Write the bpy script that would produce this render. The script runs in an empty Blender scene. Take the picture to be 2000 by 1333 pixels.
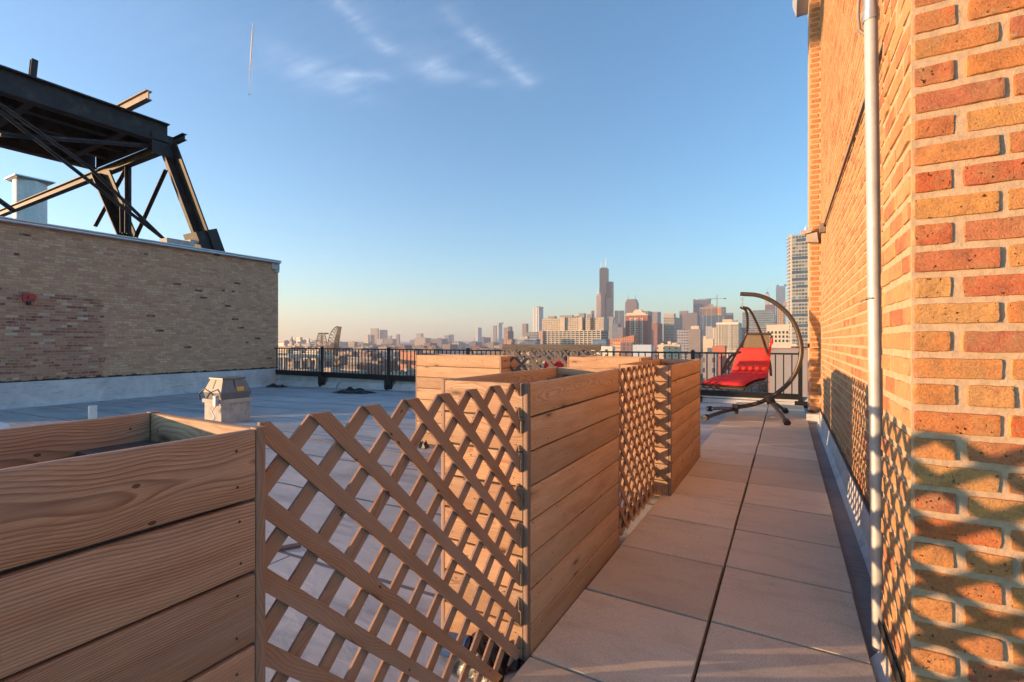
import bpy, math, random
from math import sin, cos, tan, atan, atan2, pi, radians, sqrt, exp
from mathutils import Vector, Matrix, noise as mnoise
random.seed(7)
S = bpy.context.scene
COL = S.collection
F = 940.0; TH = radians(29.7); CT = cos(TH); ST = sin(TH); CH = 1.27
# ------------------------------------------------------------------ surveying helpers (photo coordinates -> metres)
def slope(px): return tan(atan((px-1000)/F)-TH)
def fwd(X, Y): return -X*ST+Y*CT
def on_x(px, py, X):
    r = (px-1000)/F; k = X/(r*CT-ST); return Vector((X, (CT+r*ST)*k, CH+(667-py)/F*k))
def on_y(px, py, Y):
    r = (px-1000)/F; k = Y/(CT+r*ST); return Vector(((r*CT-ST)*k, Y, CH+(667-py)/F*k))
def on_z(px, py, z):
    k = (CH-z)*F/(py-667); r = (px-1000)/F; return Vector(((r*CT-ST)*k, (CT+r*ST)*k, z))
def roof_z(X):
    if X > -1.2: return -0.05
    return -0.05-0.35*min(1, (-1.2-X)/15.4)
def on_roof(px, py):
    z = -.05
    for _ in range(12):
        p = on_z(px, py, z); z = roof_z(p.x)
    return p
# ------------------------------------------------------------------ mesh builder
class MB:
    def __init__(s): s.v = []; s.f = []; s.uv = []; s.m = []
    def face(s, pts, uvs=None, mat=0):
        n = len(s.v); s.v += [tuple(p) for p in pts]; s.f.append(list(range(n, n+len(pts))))
        s.uv.append(uvs or [(0, 0)]*len(pts)); s.m.append(mat)
    def poly(s, verts, faces, uvf=None, mat=0):
        n = len(s.v); s.v += [tuple(p) for p in verts]
        for f in faces:
            s.f.append([n+i for i in f])
            if uvf: s.uv.append([uvf(verts[i]) for i in f])
            else:
                a, b, c = [Vector(verts[i]) for i in f[:3]]
                nn = (b-a).cross(c-a)
                ax = max(range(3), key=lambda i: abs(nn[i]))
                if ax == 2: s.uv.append([(verts[i][0], verts[i][1]) for i in f])
                elif ax == 1: s.uv.append([(verts[i][0], verts[i][2]) for i in f])
                else: s.uv.append([(verts[i][1], verts[i][2]) for i in f])
            s.m.append(mat)
    def box(s, x0, x1, y0, y1, z0, z1, mat=0):
        V = [(x0,y0,z0),(x1,y0,z0),(x1,y1,z0),(x0,y1,z0),(x0,y0,z1),(x1,y0,z1),(x1,y1,z1),(x0,y1,z1)]
        s.poly(V, [(0,3,2,1),(4,5,6,7),(0,1,5,4),(1,2,6,5),(2,3,7,6),(3,0,4,7)], mat=mat)
    def hexa(s, V, mat=0):
        s.poly(V, [(0,3,2,1),(4,5,6,7),(0,1,5,4),(1,2,6,5),(2,3,7,6),(3,0,4,7)], mat=mat)
    def bar(s, a, b, w, h, up=(0,0,1), mat=0, ext=0.0):
        a = Vector(a); b = Vector(b); d = (b-a).normalized(); a = a-d*ext; b = b+d*ext
        u = Vector(up)
        if abs(d.dot(u)) > .98: u = Vector((1,0,0))
        x = d.cross(u).normalized(); y = x.cross(d).normalized()
        V = []
        for p in (a, b):
            for (i, j) in ((-1,-1),(1,-1),(1,1),(-1,1)): V.append(tuple(p+x*(i*w/2)+y*(j*h/2)))
        L = (b-a).length; n = len(s.v); s.v += V
        for q, f in enumerate([(0,1,5,4),(1,2,6,5),(2,3,7,6),(3,0,4,7)]):
            s.f.append([n+i for i in f]); ww = w if q % 2 == 0 else h; o = (0, w, w+h, 2*w+h)[q]
            s.uv.append([(0,o),(0,o+ww),(L,o+ww),(L,o)]); s.m.append(mat)
        for f in [(3,2,1,0),(4,5,6,7)]:
            s.f.append([n+i for i in f]); s.uv.append([(0,0),(w*.1,0),(w*.1,h),(0,h)]); s.m.append(mat)
    def ibeam(s, a, b, w, h, t=.03, up=(0,0,1), mat=0):
        a = Vector(a); b = Vector(b); d = (b-a).normalized(); u = Vector(up)
        if abs(d.dot(u)) > .98: u = Vector((1,0,0))
        x = d.cross(u).normalized(); y = x.cross(d).normalized()
        P = [(-w/2,-h/2),(w/2,-h/2),(w/2,-h/2+t),(t/2,-h/2+t),(t/2,h/2-t),(w/2,h/2-t),(w/2,h/2),(-w/2,h/2),(-w/2,h/2-t),(-t/2,h/2-t),(-t/2,-h/2+t),(-w/2,-h/2+t)]
        s.extr([a+x*i+y*j for i, j in P], b-a, mat)
    def extr(s, ring, vec, mat=0):
        n = len(ring); V = [Vector(p) for p in ring]+[Vector(p)+Vector(vec) for p in ring]
        s.poly([tuple(p) for p in V], [(i, (i+1) % n, n+(i+1) % n, n+i) for i in range(n)]+[tuple(range(n))[::-1], tuple(range(n, 2*n))], mat=mat)
    def tube(s, pts, r, n=10, mat=0, closed=False):
        pts = [Vector(p) for p in pts]; rr = r if isinstance(r, (list, tuple)) else [r]*len(pts)
        V = []; u = None; L = 0; Ls = []
        for i, p in enumerate(pts):
            d = (pts[min(i+1, len(pts)-1)]-pts[max(i-1, 0)]).normalized()
            if u is None: u = Vector((0,0,1)) if abs(d.z) < .9 else Vector((1,0,0))
            u = (u-d*u.dot(d)).normalized(); w = d.cross(u)
            if i: L += (p-pts[i-1]).length
            Ls.append(L)
            for k in range(n):
                a = 2*pi*k/n; V.append(tuple(p+(u*cos(a)+w*sin(a))*rr[i]))
        b = len(s.v); s.v += V
        for i in range(len(pts)-1):
            for k in range(n):
                k2 = (k+1) % n
                s.f.append([b+i*n+k, b+i*n+k2, b+(i+1)*n+k2, b+(i+1)*n+k])
                s.uv.append([(Ls[i], k/n*.1),(Ls[i], (k+1)/n*.1),(Ls[i+1], (k+1)/n*.1),(Ls[i+1], k/n*.1)]); s.m.append(mat)
        for ring in (list(range(n))[::-1], [(len(pts)-1)*n+k for k in range(n)]):
            s.f.append([b+k for k in ring]); s.uv.append([(0, 0)]*n); s.m.append(mat)
    def board(s, a, b, w, t, wd, r=.004, mat=0, seg=2, nseg=1, jit=0):
        """rounded plank from a to b; wd = unit width direction; thickness = the remaining one"""
        a = Vector(a); b = Vector(b); d = (b-a).normalized(); wd = Vector(wd).normalized(); td = d.cross(wd).normalized()
        prof = []
        for (cx, cy, a0) in ((w/2-r, t/2-r, 0), (-w/2+r, t/2-r, 90), (-w/2+r, -t/2+r, 180), (w/2-r, -t/2+r, 270)):
            for k in range(seg+1):
                an = radians(a0+90*k/seg); prof.append((cx+r*cos(an), cy+r*sin(an)))
        n = len(prof); per = [0]
        for i in range(n): per.append(per[-1]+sqrt((prof[(i+1) % n][0]-prof[i][0])**2+(prof[(i+1) % n][1]-prof[i][1])**2))
        L = (b-a).length; base = len(s.v)
        for i in range(nseg+1):
            c = a+d*(L*i/nseg)
            if jit: c = c+wd*(jit*mnoise.noise(Vector((a.x*3+i*.7, a.z*9, a.y))))
            for (i_, j_) in prof: s.v.append(tuple(c+wd*i_+td*j_))
        for i in range(nseg):
            for k in range(n):
                k2 = (k+1) % n
                s.f.append([base+i*n+k, base+i*n+k2, base+(i+1)*n+k2, base+(i+1)*n+k])
                s.uv.append([(L*i/nseg, per[k]), (L*i/nseg, per[k+1]), (L*(i+1)/nseg, per[k+1]), (L*(i+1)/nseg, per[k])]); s.m.append(mat)
        for ring in (list(range(n))[::-1], [nseg*n+k for k in range(n)]):
            s.f.append([base+k for k in ring]); s.uv.append([(prof[k % n][0]*.2, prof[k % n][1]*.2) for k in ring]); s.m.append(mat)
    def build(s, name, mats, parent=None, smooth=None, loc=None):
        me = bpy.data.meshes.new(name); v = s.v
        if loc is not None: v = [(p[0]-loc[0], p[1]-loc[1], p[2]-loc[2]) for p in v]
        me.from_pydata(v, [], s.f)
        uv = me.uv_layers.new(name='UVMap'); flat = [c for f in s.uv for p in f for c in p]
        uv.data.foreach_set('uv', flat)
        if not isinstance(mats, (list, tuple)): mats = [mats]
        for m in mats: me.materials.append(m)
        me.polygons.foreach_set('material_index', s.m); me.update()
        if smooth:
            me.shade_smooth(); me.set_sharp_from_angle(angle=radians(smooth))
        o = bpy.data.objects.new(name, me); COL.objects.link(o)
        if loc is not None: o.location = loc
        if parent:
            o.parent = parent
            o.location = (Vector(loc) if loc is not None else Vector())-wloc(parent)
        return o
def wloc(o):
    v = Vector(o.location)
    while o.parent: o = o.parent; v += Vector(o.location)
    return v
def tag(o, label=None, cat=None, group=None, kind=None):
    if label: o['label'] = label
    if cat: o['category'] = cat
    if group: o['group'] = group
    if kind: o['kind'] = kind
    return o
def empty(name, loc, label, cat, group=None):
    o = bpy.data.objects.new(name, None); COL.objects.link(o); o.location = loc; o.empty_display_size = .2
    return tag(o, label, cat, group)
# ------------------------------------------------------------------ node helpers
class NT:
    def __init__(s, name):
        s.mat = bpy.data.materials.new(name); s.mat.use_nodes = True; s.t = s.mat.node_tree; s.t.nodes.clear()
        s.out = s.t.nodes.new('ShaderNodeOutputMaterial'); s.bs = s.t.nodes.new('ShaderNodeBsdfPrincipled')
        s.t.links.new(s.bs.outputs[0], s.out.inputs[0])
    def n(s, typ, inp=None, **kw):
        nd = s.t.nodes.new('ShaderNode'+typ)
        for k, v in kw.items(): setattr(nd, k, v)
        for k, v in (inp or {}).items(): s.set(nd.inputs[k], v)
        return nd
    def set(s, sock, v):
        if isinstance(v, bpy.types.NodeSocket): s.t.links.new(v, sock)
        elif hasattr(v, 'outputs'): s.t.links.new(v.outputs[0], sock)
        else:
            if isinstance(v, tuple) and len(v) == 3 and sock.type == 'RGBA': v = (*v, 1)
            sock.default_value = v
    def math(s, op, a, b=None, c=None, clamp=False):
        nd = s.n('Math', operation=op, use_clamp=clamp); s.set(nd.inputs[0], a)
        if b is not None: s.set(nd.inputs[1], b)
        if c is not None: s.set(nd.inputs[2], c)
        return nd.outputs[0]
    def vec(s, x, y, z=0.0): return s.n('CombineXYZ', {0: x, 1: y, 2: z}).outputs[0]
    def mix(s, f, a, b, mode='MIX'):
        nd = s.n('Mix', data_type='RGBA', blend_type=mode); s.set(nd.inputs[0], f); s.set(nd.inputs[6], a); s.set(nd.inputs[7], b)
        return nd.outputs[2]
    def ramp(s, f, stops, interp='LINEAR'):
        nd = s.n('ValToRGB', {0: f}); cr = nd.color_ramp; cr.interpolation = interp
        while len(cr.elements) < len(stops): cr.elements.new(.5)
        for e, (p, c) in zip(cr.elements, stops):
            e.position = p; e.color = (*c, 1) if isinstance(c, tuple) else (c, c, c, 1)
        return nd.outputs[0]
    def noise(s, vec, scale, detail=3, rough=.55, dist=0):
        return s.n('TexNoise', {'Vector': vec, 'Scale': scale, 'Detail': detail, 'Roughness': rough, 'Distortion': dist}).outputs[0]
    def bump(s, h, strength=.3, dist=.01, normal=None):
        nd = s.n('Bump', {'Height': h, 'Strength': strength, 'Distance': dist})
        if normal is not None: s.set(nd.inputs['Normal'], normal)
        return nd.outputs[0]
    def fin(s, col, rough=.7, normal=None, metal=0, spec=None):
        s.set(s.bs.inputs['Base Color'], col); s.set(s.bs.inputs['Roughness'], rough)
        s.set(s.bs.inputs['Metallic'], metal)
        if normal is not None: s.set(s.bs.inputs['Normal'], normal)
        if spec is not None: s.set(s.bs.inputs['Specular IOR Level'], spec)
        return s.mat
    def obj(s): return s.n('TexCoord').outputs['Object']
    def pos(s): return s.n('NewGeometry').outputs['Position']
    def uv(s): return s.n('TexCoord').outputs['UV']
    def isl(s): return s.n('NewGeometry').outputs['Random Per Island']
def wood(name, light, dark, grey, rings=150., knots=1.0, greyamt=.25):
    t = NT(name); uv = t.n('SeparateXYZ', {0: t.uv()}); r = t.isl()
    u = t.math('ADD', uv.outputs[0], t.math('MULTIPLY', r, 37.0)); v0 = uv.outputs[1]
    v = t.math('ADD', v0, t.math('MULTIPLY', r, 11.3))
    slow = t.noise(t.vec(t.math('MULTIPLY', u, .9), t.math('MULTIPLY', v, .8), r), 1.6, 2)
    slow2 = t.noise(t.vec(t.math('MULTIPLY', u, 1.4), 3.1, t.math('MULTIPLY', r, 9)), 1.3, 1)
    wob = t.noise(t.vec(t.math('MULTIPLY', u, 4), t.math('MULTIPLY', v, 14), r), 1.0, 2)
    # knots
    kv = t.n('TexVoronoi', {'Vector': t.vec(t.math('MULTIPLY', u, 2.2), t.math('MULTIPLY', v, 7.5), 0), 'Scale': 1.0, 'Randomness': 1.0}, feature='F1', voronoi_dimensions='2D')
    kd = kv.outputs['Distance']; sel = t.math('GREATER_THAN', t.n('SeparateColor', {0: kv.outputs['Color']}).outputs[0], 1-.24*knots)
    kn = t.math('MULTIPLY', t.ramp(kd, [(0.0, 1.0), (.05, .7), (.085, .25), (.22, 0.0)]), sel)
    bulge = t.math('MULTIPLY', t.ramp(kd, [(0.0, 1.0), (.15, .6), (.55, 0.0)], 'EASE'), sel)
    far = t.math('GREATER_THAN', t.math('FRACT', t.math('MULTIPLY', r, 5.71)), .38)
    vc = t.math('SUBTRACT', v0, t.math('ADD', t.math('ADD', .05, t.math('MULTIPLY', far, -.16)), t.math('MULTIPLY', t.math('SUBTRACT', slow, .5), t.math('ADD', .26, t.math('MULTIPLY', far, -.14)))))
    d = t.math('ADD', .018, t.math('MULTIPLY', slow2, .12))
    rad = t.math('SQRT', t.math('ADD', t.math('MULTIPLY', vc, vc), t.math('MULTIPLY', d, d)))
    rad = t.math('ADD', rad, t.math('MULTIPLY', t.math('SUBTRACT', wob, .5), .012))
    rad = t.math('ADD', rad, t.math('MULTIPLY', bulge, .018))
    ph = t.math('MULTIPLY', rad, t.math('ADD', rings*.75, t.math('MULTIPLY', r, rings*.7)))
    fr = t.math('FRACT', ph)
    late = t.ramp(fr, [(0.0, .05), (.45, .3), (.82, 1.0), (.92, .85), (1.0, 0.05)])
    fib = t.noise(t.vec(t.math('MULTIPLY', u, 9), t.math('MULTIPLY', v, 420), r), 1.0, 3, .7)
    fib2 = t.noise(t.vec(t.math('MULTIPLY', u, 2.5), t.math('MULTIPLY', v, 60), r), 1.0, 3, .6)
    c = t.mix(t.math('MULTIPLY', late, t.math('ADD', .2, t.math('MULTIPLY', fib2, .95)), clamp=True), light, dark)
    c = t.mix(t.math('MULTIPLY', t.ramp(fib, [(.35, 1.0), (.6, 0.0)]), .4), c, dark)
    tone = t.math('ADD', .70, t.math('MULTIPLY', t.math('FRACT', t.math('MULTIPLY', r, 7.77)), .48))
    c = t.mix(1.0, c, t.n('CombineColor', {0: tone, 1: tone, 2: tone}).outputs[0], 'MULTIPLY')
    blot = t.noise(t.vec(t.math('MULTIPLY', u, 1.1), t.math('MULTIPLY', v, 7), t.math('ADD', r, 3.0)), 2.2, 4, .6)
    c = t.mix(t.math('MULTIPLY', t.ramp(blot, [(.45, 0.0), (.7, 1.0)]), .5), c, t.mix(1.0, c, (.66, .50, .40), 'MULTIPLY'))
    c = t.mix(t.math('MULTIPLY', t.ramp(blot, [(.28, 1.0), (.42, 0.0)]), .4), c, t.mix(1.0, c, (1.25, 1.22, 1.15), 'MULTIPLY'))
    red = t.math('MULTIPLY', t.math('FRACT', t.math('MULTIPLY', r, 3.31)), .35)
    c = t.mix(red, c, t.mix(1.0, c, (1.0, .78, .62), 'MULTIPLY'))
    gr = t.math('MULTIPLY', t.ramp(t.noise(t.vec(t.math('MULTIPLY', u, 1.5), t.math('MULTIPLY', v, 12), r), 1.0, 4, .65), [(.4, 0.0), (.75, 1.0)]), greyamt)
    c = t.mix(gr, c, grey)
    c = t.mix(t.math('MULTIPLY', kn, .9), c, (.06, .025, .012))
    # small nail / bug pits
    pv = t.n('TexVoronoi', {'Vector': t.vec(t.math('MULTIPLY', u, 9), t.math('MULTIPLY', v, 16), 0), 'Scale': 1.0}, voronoi_dimensions='2D')
    pit = t.math('MULTIPLY', t.math('LESS_THAN', pv.outputs['Distance'], .055), t.math('GREATER_THAN', t.n('SeparateColor', {0: pv.outputs['Color']}).outputs[1], .8))
    c = t.mix(t.math('MULTIPLY', pit, .75), c, (.03, .015, .01))
    h = t.math('ADD', t.math('MULTIPLY', fr, .5), t.math('ADD', fib, t.math('MULTIPLY', t.math('ADD', kn, pit), -1.0)))
    ro = t.math('ADD', .58, t.math('MULTIPLY', fib2, .25))
    return t.fin(c, ro, t.bump(h, .35, .0015), spec=.3)
def bricks(name, stops, pits=.5, bump=.5, patch=None):
    t = NT(name); r = t.isl(); p = t.pos()
    c = t.ramp(r, stops)
    if patch: c = patch(t, c, r, p)
    big = t.noise(p, 22, 4, .65); c = t.mix(t.math('MULTIPLY', t.ramp(big, [(.42, 0.0), (.7, 1.0)]), .55), c, t.mix(1.0, c, (1.35, 1.15, .8), 'MULTIPLY'))
    c = t.mix(t.math('MULTIPLY', t.ramp(big, [(.3, 1.0), (.48, 0.0)]), .5), c, t.mix(1.0, c, (.62, .5, .48), 'MULTIPLY'))
    sm = t.noise(p, 9, 4, .6); c = t.mix(t.math('MULTIPLY', t.ramp(sm, [(.48, 0.0), (.62, 1.0)]), .65), c, t.mix(.75, c, (.50, .29, .12)))
    smear = t.noise(t.n('VectorMath', {0: p, 1: (1, 1, 2.2)}, operation='MULTIPLY').outputs[0], 34, 5, .7)
    c = t.mix(t.math('MULTIPLY', t.ramp(smear, [(.56, 0.0), (.7, 1.0)]), .5), c, (.52, .38, .22))
    fine = t.noise(p, 160, 5, .75)
    c = t.mix(t.math('MULTIPLY', t.ramp(fine, [(.36, 1.0), (.56, 0.0)]), .3), c, (.08, .04, .03))
    h = fine
    if pits:
        pt = t.noise(p, 75, 2, .6); hole = t.ramp(pt, [(.27, 1.0), (.335, 0.0)])
        f2 = t.math('MULTIPLY', hole, t.ramp(t.math('FRACT', t.math('MULTIPLY', r, 5.3)), [(.2, .15), (.45, 1.0)]))
        c = t.mix(t.math('MULTIPLY', f2, pits), c, (.03, .02, .015))
        h = t.math('ADD', fine, t.math('MULTIPLY', f2, -3.0))
    return t.fin(c, .86, t.bump(h, bump, .0045, t.bump(smear, bump*.6, .008)), spec=.2)
def simple(name, col, rough=.6, metal=0, var=.12, scale=8., bump=0.0, bscale=60., spec=None):
    t = NT(name); p = t.obj(); n = t.noise(p, scale, 4, .6)
    c = t.mix(t.ramp(n, [(.3, 0.0), (.7, 1.0)]), tuple(x*(1-var) for x in col), tuple(min(1, x*(1+var)) for x in col))
    nm = t.bump(t.noise(p, bscale, 4, .6), bump, .01) if bump else None
    return t.fin(c, rough, nm, metal, spec)
M = {}
M['wood'] = wood('pine boards', (.61, .41, .25), (.29, .14, .065), (.39, .31, .24), 200, 1.0, .35)
M['wood_dark'] = wood('dark pine boards', (.52, .33, .215), (.16, .07, .04), (.31, .25, .21), 215, .6, .4)
M['lath'] = wood('cedar lath', (.44, .275, .18), (.25, .13, .08), (.34, .27, .225), 150, .6, .6)
M['lath_grey'] = wood('shaded weathered lath', (.14, .12, .115), (.08, .07, .065), (.14, .13, .13), 130, .5, .6)  # grey weathered wood, base darkened to paint shade on the back lattice
M['trim'] = wood('weathered trim', (.36,.235,.165), (.2,.115,.08), (.25,.205,.18), 160, .4, .5)
M['endgrain'] = simple('weathered end grain', (.27, .23, .21), .8, var=.25, scale=40)
M['brick_near'] = bricks('reclaimed brick', [(0, (.58, .14, .055)), (.12, (.64, .34, .13)), (.28, (.60, .23, .085)), (.40, (.46, .16, .10)), (.52, (.62, .29, .10)), (.68, (.68, .38, .14)), (.80, (.50, .18, .10)), (.9, (.60, .155, .06)), (1, (.62, .29, .10))], .85, 1.0)
M['brick_side'] = bricks('buff brick', [(0, (.45, .26, .13)), (.3, (.52, .33, .165)), (.5, (.46, .24, .115)), (.7, (.52, .32, .15)), (.84, (.45, .21, .10)), (.95, (.38, .15, .08)), (1, (.48, .29, .14))], .3, .5)
M['brick_quoin'] = bricks('orange header brick', [(0, (.50, .24, .10)), (.5, (.42, .19, .08)), (1, (.52, .28, .12))], .2, .4)
def patchf(t, c, r, p):
    s = t.n('SeparateXYZ', {0: p})
    warp = t.math('MULTIPLY', t.math('SUBTRACT', t.noise(p, 2.5, 3), .5), .25)
    m = t.math('MULTIPLY', t.math('LESS_THAN', t.math('ADD', s.outputs[1], t.math('MULTIPLY', warp, 2.5)), 6.05), t.math('LESS_THAN', t.math('ADD', s.outputs[2], warp), 2.5))
    r2 = t.math('FRACT', t.math('MULTIPLY', r, 13.7))
    redc = t.ramp(r2, [(0, (.38, .15, .12)), (.2, (.48, .27, .19)), (.4, (.25, .085, .08)), (.52, (.50, .33, .23)), (.66, (.40, .17, .12)), (.8, (.16, .06, .06)), (.88, (.62, .49, .38)), (1, (.42, .21, .15))])
    m2 = t.math('GREATER_THAN', r2, .985)
    c = t.mix(m2, c, (.09, .06, .05))
    return t.mix(m, c, redc)
M['brick_left'] = bricks('tan common brick', [(0, (.55, .345, .225)), (.25, (.63, .41, .275)), (.5, (.47, .265, .18)), (.75, (.66, .455, .31)), (.93, (.45, .22, .16)), (1, (.55, .355, .24))], 0, .4, patchf)
def mortar(name, col):
    t = NT(name); p = t.pos(); n = t.noise(p, 30, 5, .65); f = t.noise(p, 300, 3, .7)
    c = t.mix(t.ramp(n, [(.3, 0.0), (.7, 1.0)]), tuple(x*.78 for x in col), tuple(x*1.1 for x in col))
    return t.fin(c, .92, t.bump(t.math('ADD', n, t.math('MULTIPLY', f, .4)), .9, .006), spec=.15)
M['mortar'] = mortar('sandy mortar', (.58, .415, .265)); M['mortar_left'] = mortar('brown mortar', (.42, .30, .22))
def paver_mat():
    t = NT('concrete paver'); p = t.pos(); r = t.isl()
    n = t.noise(p, 3.0, 5, .6); f = t.noise(p, 180, 4, .7); st = t.noise(t.n('VectorMath', {0: p, 1: (1, 3.5, 1)}, operation='MULTIPLY').outputs[0], 2.2, 4, .7)
    c = t.mix(n, (.58, .495, .375), (.71, .615, .475))
    tone = t.math('ADD', .84, t.math('MULTIPLY', r, .26)); c = t.mix(1.0, c, t.n('CombineColor', {0: tone, 1: tone, 2: tone}).outputs[0], 'MULTIPLY')
    c = t.mix(t.math('MULTIPLY', t.ramp(st, [(.5, 0.0), (.78, 1.0)]), .5), c, (.36, .28, .20))
    dk = t.noise(p, 11, 5, .7); c = t.mix(t.math('MULTIPLY', t.ramp(dk, [(.6, 0.0), (.78, 1.0)]), .4), c, (.25, .20, .15))
    c = t.mix(t.math('MULTIPLY', t.ramp(f, [(.38, 1.0), (.52, 0.0)]), .4), c, (.24, .19, .14))
    return t.fin(c, .82, t.bump(f, .35, .002), spec=.25)
M['paver'] = paver_mat()
def membrane():
    t = NT('roof membrane'); p = t.pos(); s = t.n('SeparateXYZ', {0: p}); X, Y = s.outputs[0], s.outputs[1]
    w = t.math('MULTIPLY', t.math('SUBTRACT', t.noise(p, .9, 2), .5), .12)
    n = t.noise(p, .55, 5, .62, .6); n2 = t.noise(t.vec(t.math('MULTIPLY', X, .35), t.math('MULTIPLY', Y, 1.6)), 1.4, 5, .7, .4)
    c = t.ramp(n, [(.3, (.31, .315, .325)), (.5, (.41, .415, .42)), (.72, (.50, .50, .50))])
    c = t.mix(t.math('MULTIPLY', t.ramp(n2, [(.5, 0.0), (.66, 1.0)]), .6), c, (.16, .175, .20))
    c = t.mix(t.math('MULTIPLY', t.ramp(n2, [(.28, 1.0), (.42, 0.0)]), .35), c, (.50, .49, .48))
    fy = t.math('FRACT', t.math('DIVIDE', t.math('ADD', Y, w), .98)); seam = t.math('LESS_THAN', fy, .03)
    lap = t.math('MULTIPLY', t.math('LESS_THAN', fy, .11), .18)
    row = t.math('FLOOR', t.math('DIVIDE', t.math('ADD', Y, w), .98))
    fx = t.math('FRACT', t.math('DIVIDE', t.math('ADD', X, t.math('MULTIPLY', row, 2.73)), 7.3)); seam = t.math('MAXIMUM', seam, t.math('LESS_THAN', fx, .0022))
    c = t.mix(lap, c, (.42, .43, .45)); c = t.mix(t.math('MULTIPLY', seam, .85), c, (.07, .075, .085))
    g = t.noise(p, 120, 3, .7); wr = t.noise(t.vec(t.math('MULTIPLY', X, 1.3), t.math('MULTIPLY', Y, 3.5)), 2.0, 4, .6, 1.2)
    b1 = t.bump(t.math('ADD', g, t.math('MULTIPLY', seam, -3)), .3, .003)
    return t.fin(c, .72, t.bump(wr, .3, .02, b1), spec=.3)
M['membrane'] = membrane()
def flashing(name, a, b, streak=.5):
    t = NT(name); p = t.pos(); n = t.noise(p, 2.2, 5, .65, .5); s = t.noise(t.n('VectorMath', {0: p, 1: (2, 2, 9)}, operation='MULTIPLY').outputs[0], 1.5, 4, .7)
    c = t.mix(t.ramp(n, [(.3, 0.0), (.7, 1.0)]), a, b)
    c = t.mix(t.math('MULTIPLY', t.ramp(s, [(.55, 0.0), (.75, 1.0)]), streak), c, (.14, .145, .16))
    wr = t.noise(t.n('VectorMath', {0: p, 1: (1, 2, 1)}, operation='MULTIPLY').outputs[0], 3.5, 4, .6, 1.5)
    return t.fin(c, .6, t.bump(wr, .6, .02), spec=.35)
M['flash'] = flashing('coated flashing', (.42, .425, .43), (.64, .63, .61), .6)
M['gutter'] = flashing('dark flashing strip', (.13, .125, .13), (.22, .21, .215), .8)
M['tar'] = simple('black mastic', (.018, .018, .02), .55, var=.4, scale=20, bump=.8, bscale=30)
M['coping'] = simple('aluminium coping', (.42, .47, .53), .38, .6, .15, 3)
M['galv'] = simple('galvanised steel', (.55, .56, .56), .38, .75, .12, 6)
M['white_metal'] = simple('pale painted metal', (.46, .46, .45), .5, .25, .15, 9)
M['black_metal'] = simple('black railing paint', (.012, .012, .014), .45, 0, .3, 12)
def steel():
    t = NT('old painted steel'); p = t.pos(); n = t.noise(p, 2.2, 6, .7, .4); f = t.noise(p, 22, 5, .7)
    c = t.ramp(n, [(.3, (.014, .016, .020)), (.5, (.024, .025, .030)), (.62, (.045, .043, .044)), (.78, (.085, .07, .06))])
    c = t.mix(t.math('MULTIPLY', t.ramp(f, [(.52, 0.0), (.7, 1.0)]), .2), c, (.10, .08, .065))
    return t.fin(c, .6, t.bump(f, .4, .01), .0, .35)
M['steel'] = steel()
M['stub'] = simple('bare steel stub', (.25, .20, .15), .6, .1, .3, 6)
M['concrete'] = simple('weathered concrete', (.42, .40, .37), .85, 0, .25, 7, .4, 50)
M['bronze'] = simple('bronze frame paint', (.075, .058, .045), .42, .35, .15, 20)
M['dark_tube'] = simple('dark brown frame', (.045, .032, .03), .42, .2, .2, 20)
M['sling'] = simple('woven brown sling', (.17, .125, .075), .85, 0, .3, 90, .5, 200)
def cloth(name, col):
    t = NT(name); p = t.obj(); w = t.noise(p, 420, 2, .6); n = t.noise(p, 6, 4, .6, .6)
    c = t.mix(n, tuple(x*.85 for x in col), tuple(min(1, x*1.12) for x in col))
    return t.fin(c, .85, t.bump(n, .5, .03, t.bump(w, .3, .002)), spec=.25)
M['red'] = cloth('red cushion fabric', (.50, .028, .035)); M['red_sunlit'] = cloth('sunlit red cushion fabric', (.64, .05, .04))  # second red is the same fabric with sun painted in, for the back
M['soil'] = simple('dry soil', (.07, .05, .035), .95, 0, .4, 25, .9, 40)
M['black_plastic'] = simple('black plastic sheet', (.012, .012, .015), .35, 0, .3, 10, .7, 14)
M['blue_plastic'] = simple('blue plastic', (.04, .10, .24), .35)
M['housing'] = simple('grey fan housing', (.16, .155, .15), .5, .1, .18, 7)
M['curb'] = simple('stained roof curb', (.42, .38, .33), .75, 0, .25, 6, .3, 30)
M['yellow'] = simple('yellow sticker', (.72, .36, .03), .5)
M['nail'] = simple('rusty nail head', (.07, .045, .035), .6, .3, .4, 30)
M['dark'] = simple('dark gap', (.02, .02, .022), .6)
M['red_paint'] = simple('red painted metal', (.38, .03, .035), .4)
M['white'] = simple('white plastic', (.72, .72, .70), .5)
M['cable'] = simple('black cable', (.02, .02, .02), .5)
# ================================================================== ROOF, PAVERS
RX0, RX1, RY0, RY1 = -16.6, .48, -9.0, 11.3
mb = MB()
mb.face([(RX0,RY0,roof_z(RX0)),(-1.2,RY0,-.05),(-1.2,RY1,-.05),(RX0,RY1,roof_z(RX0))])
mb.face([(-1.2,RY0,-.05),(RX1+.1,RY0,-.05),(RX1+.1,RY1,-.05),(-1.2,RY1,-.05)])
mb.box(-16.6, .5, RY0, RY1+.28, -24, -.62)
tag(mb.build('roof', [M['membrane']]), kind='structure')
JX = -.305
def paver(x0, x1, y0, y1, z, tilt):
    m = MB(); b = .0035; V = []
    for (ins, zz) in ((0, z-.045), (0, z-b), (b, z)):
        V += [(x0+ins, y0+ins, zz+tilt[0]), (x1-ins, y0+ins, zz+tilt[1]), (x1-ins, y1-ins, zz+tilt[2]), (x0+ins, y1-ins, zz+tilt[3])]
    fs = [(8,9,10,11)]
    for k in (0, 4):
        for i in range(4): fs.append((k+i, k+(i+1) % 4, k+4+(i+1) % 4, k+4+i))
    m.poly(V, fs)
    return m
pav = MB(); rnd = random.Random(3)
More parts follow.
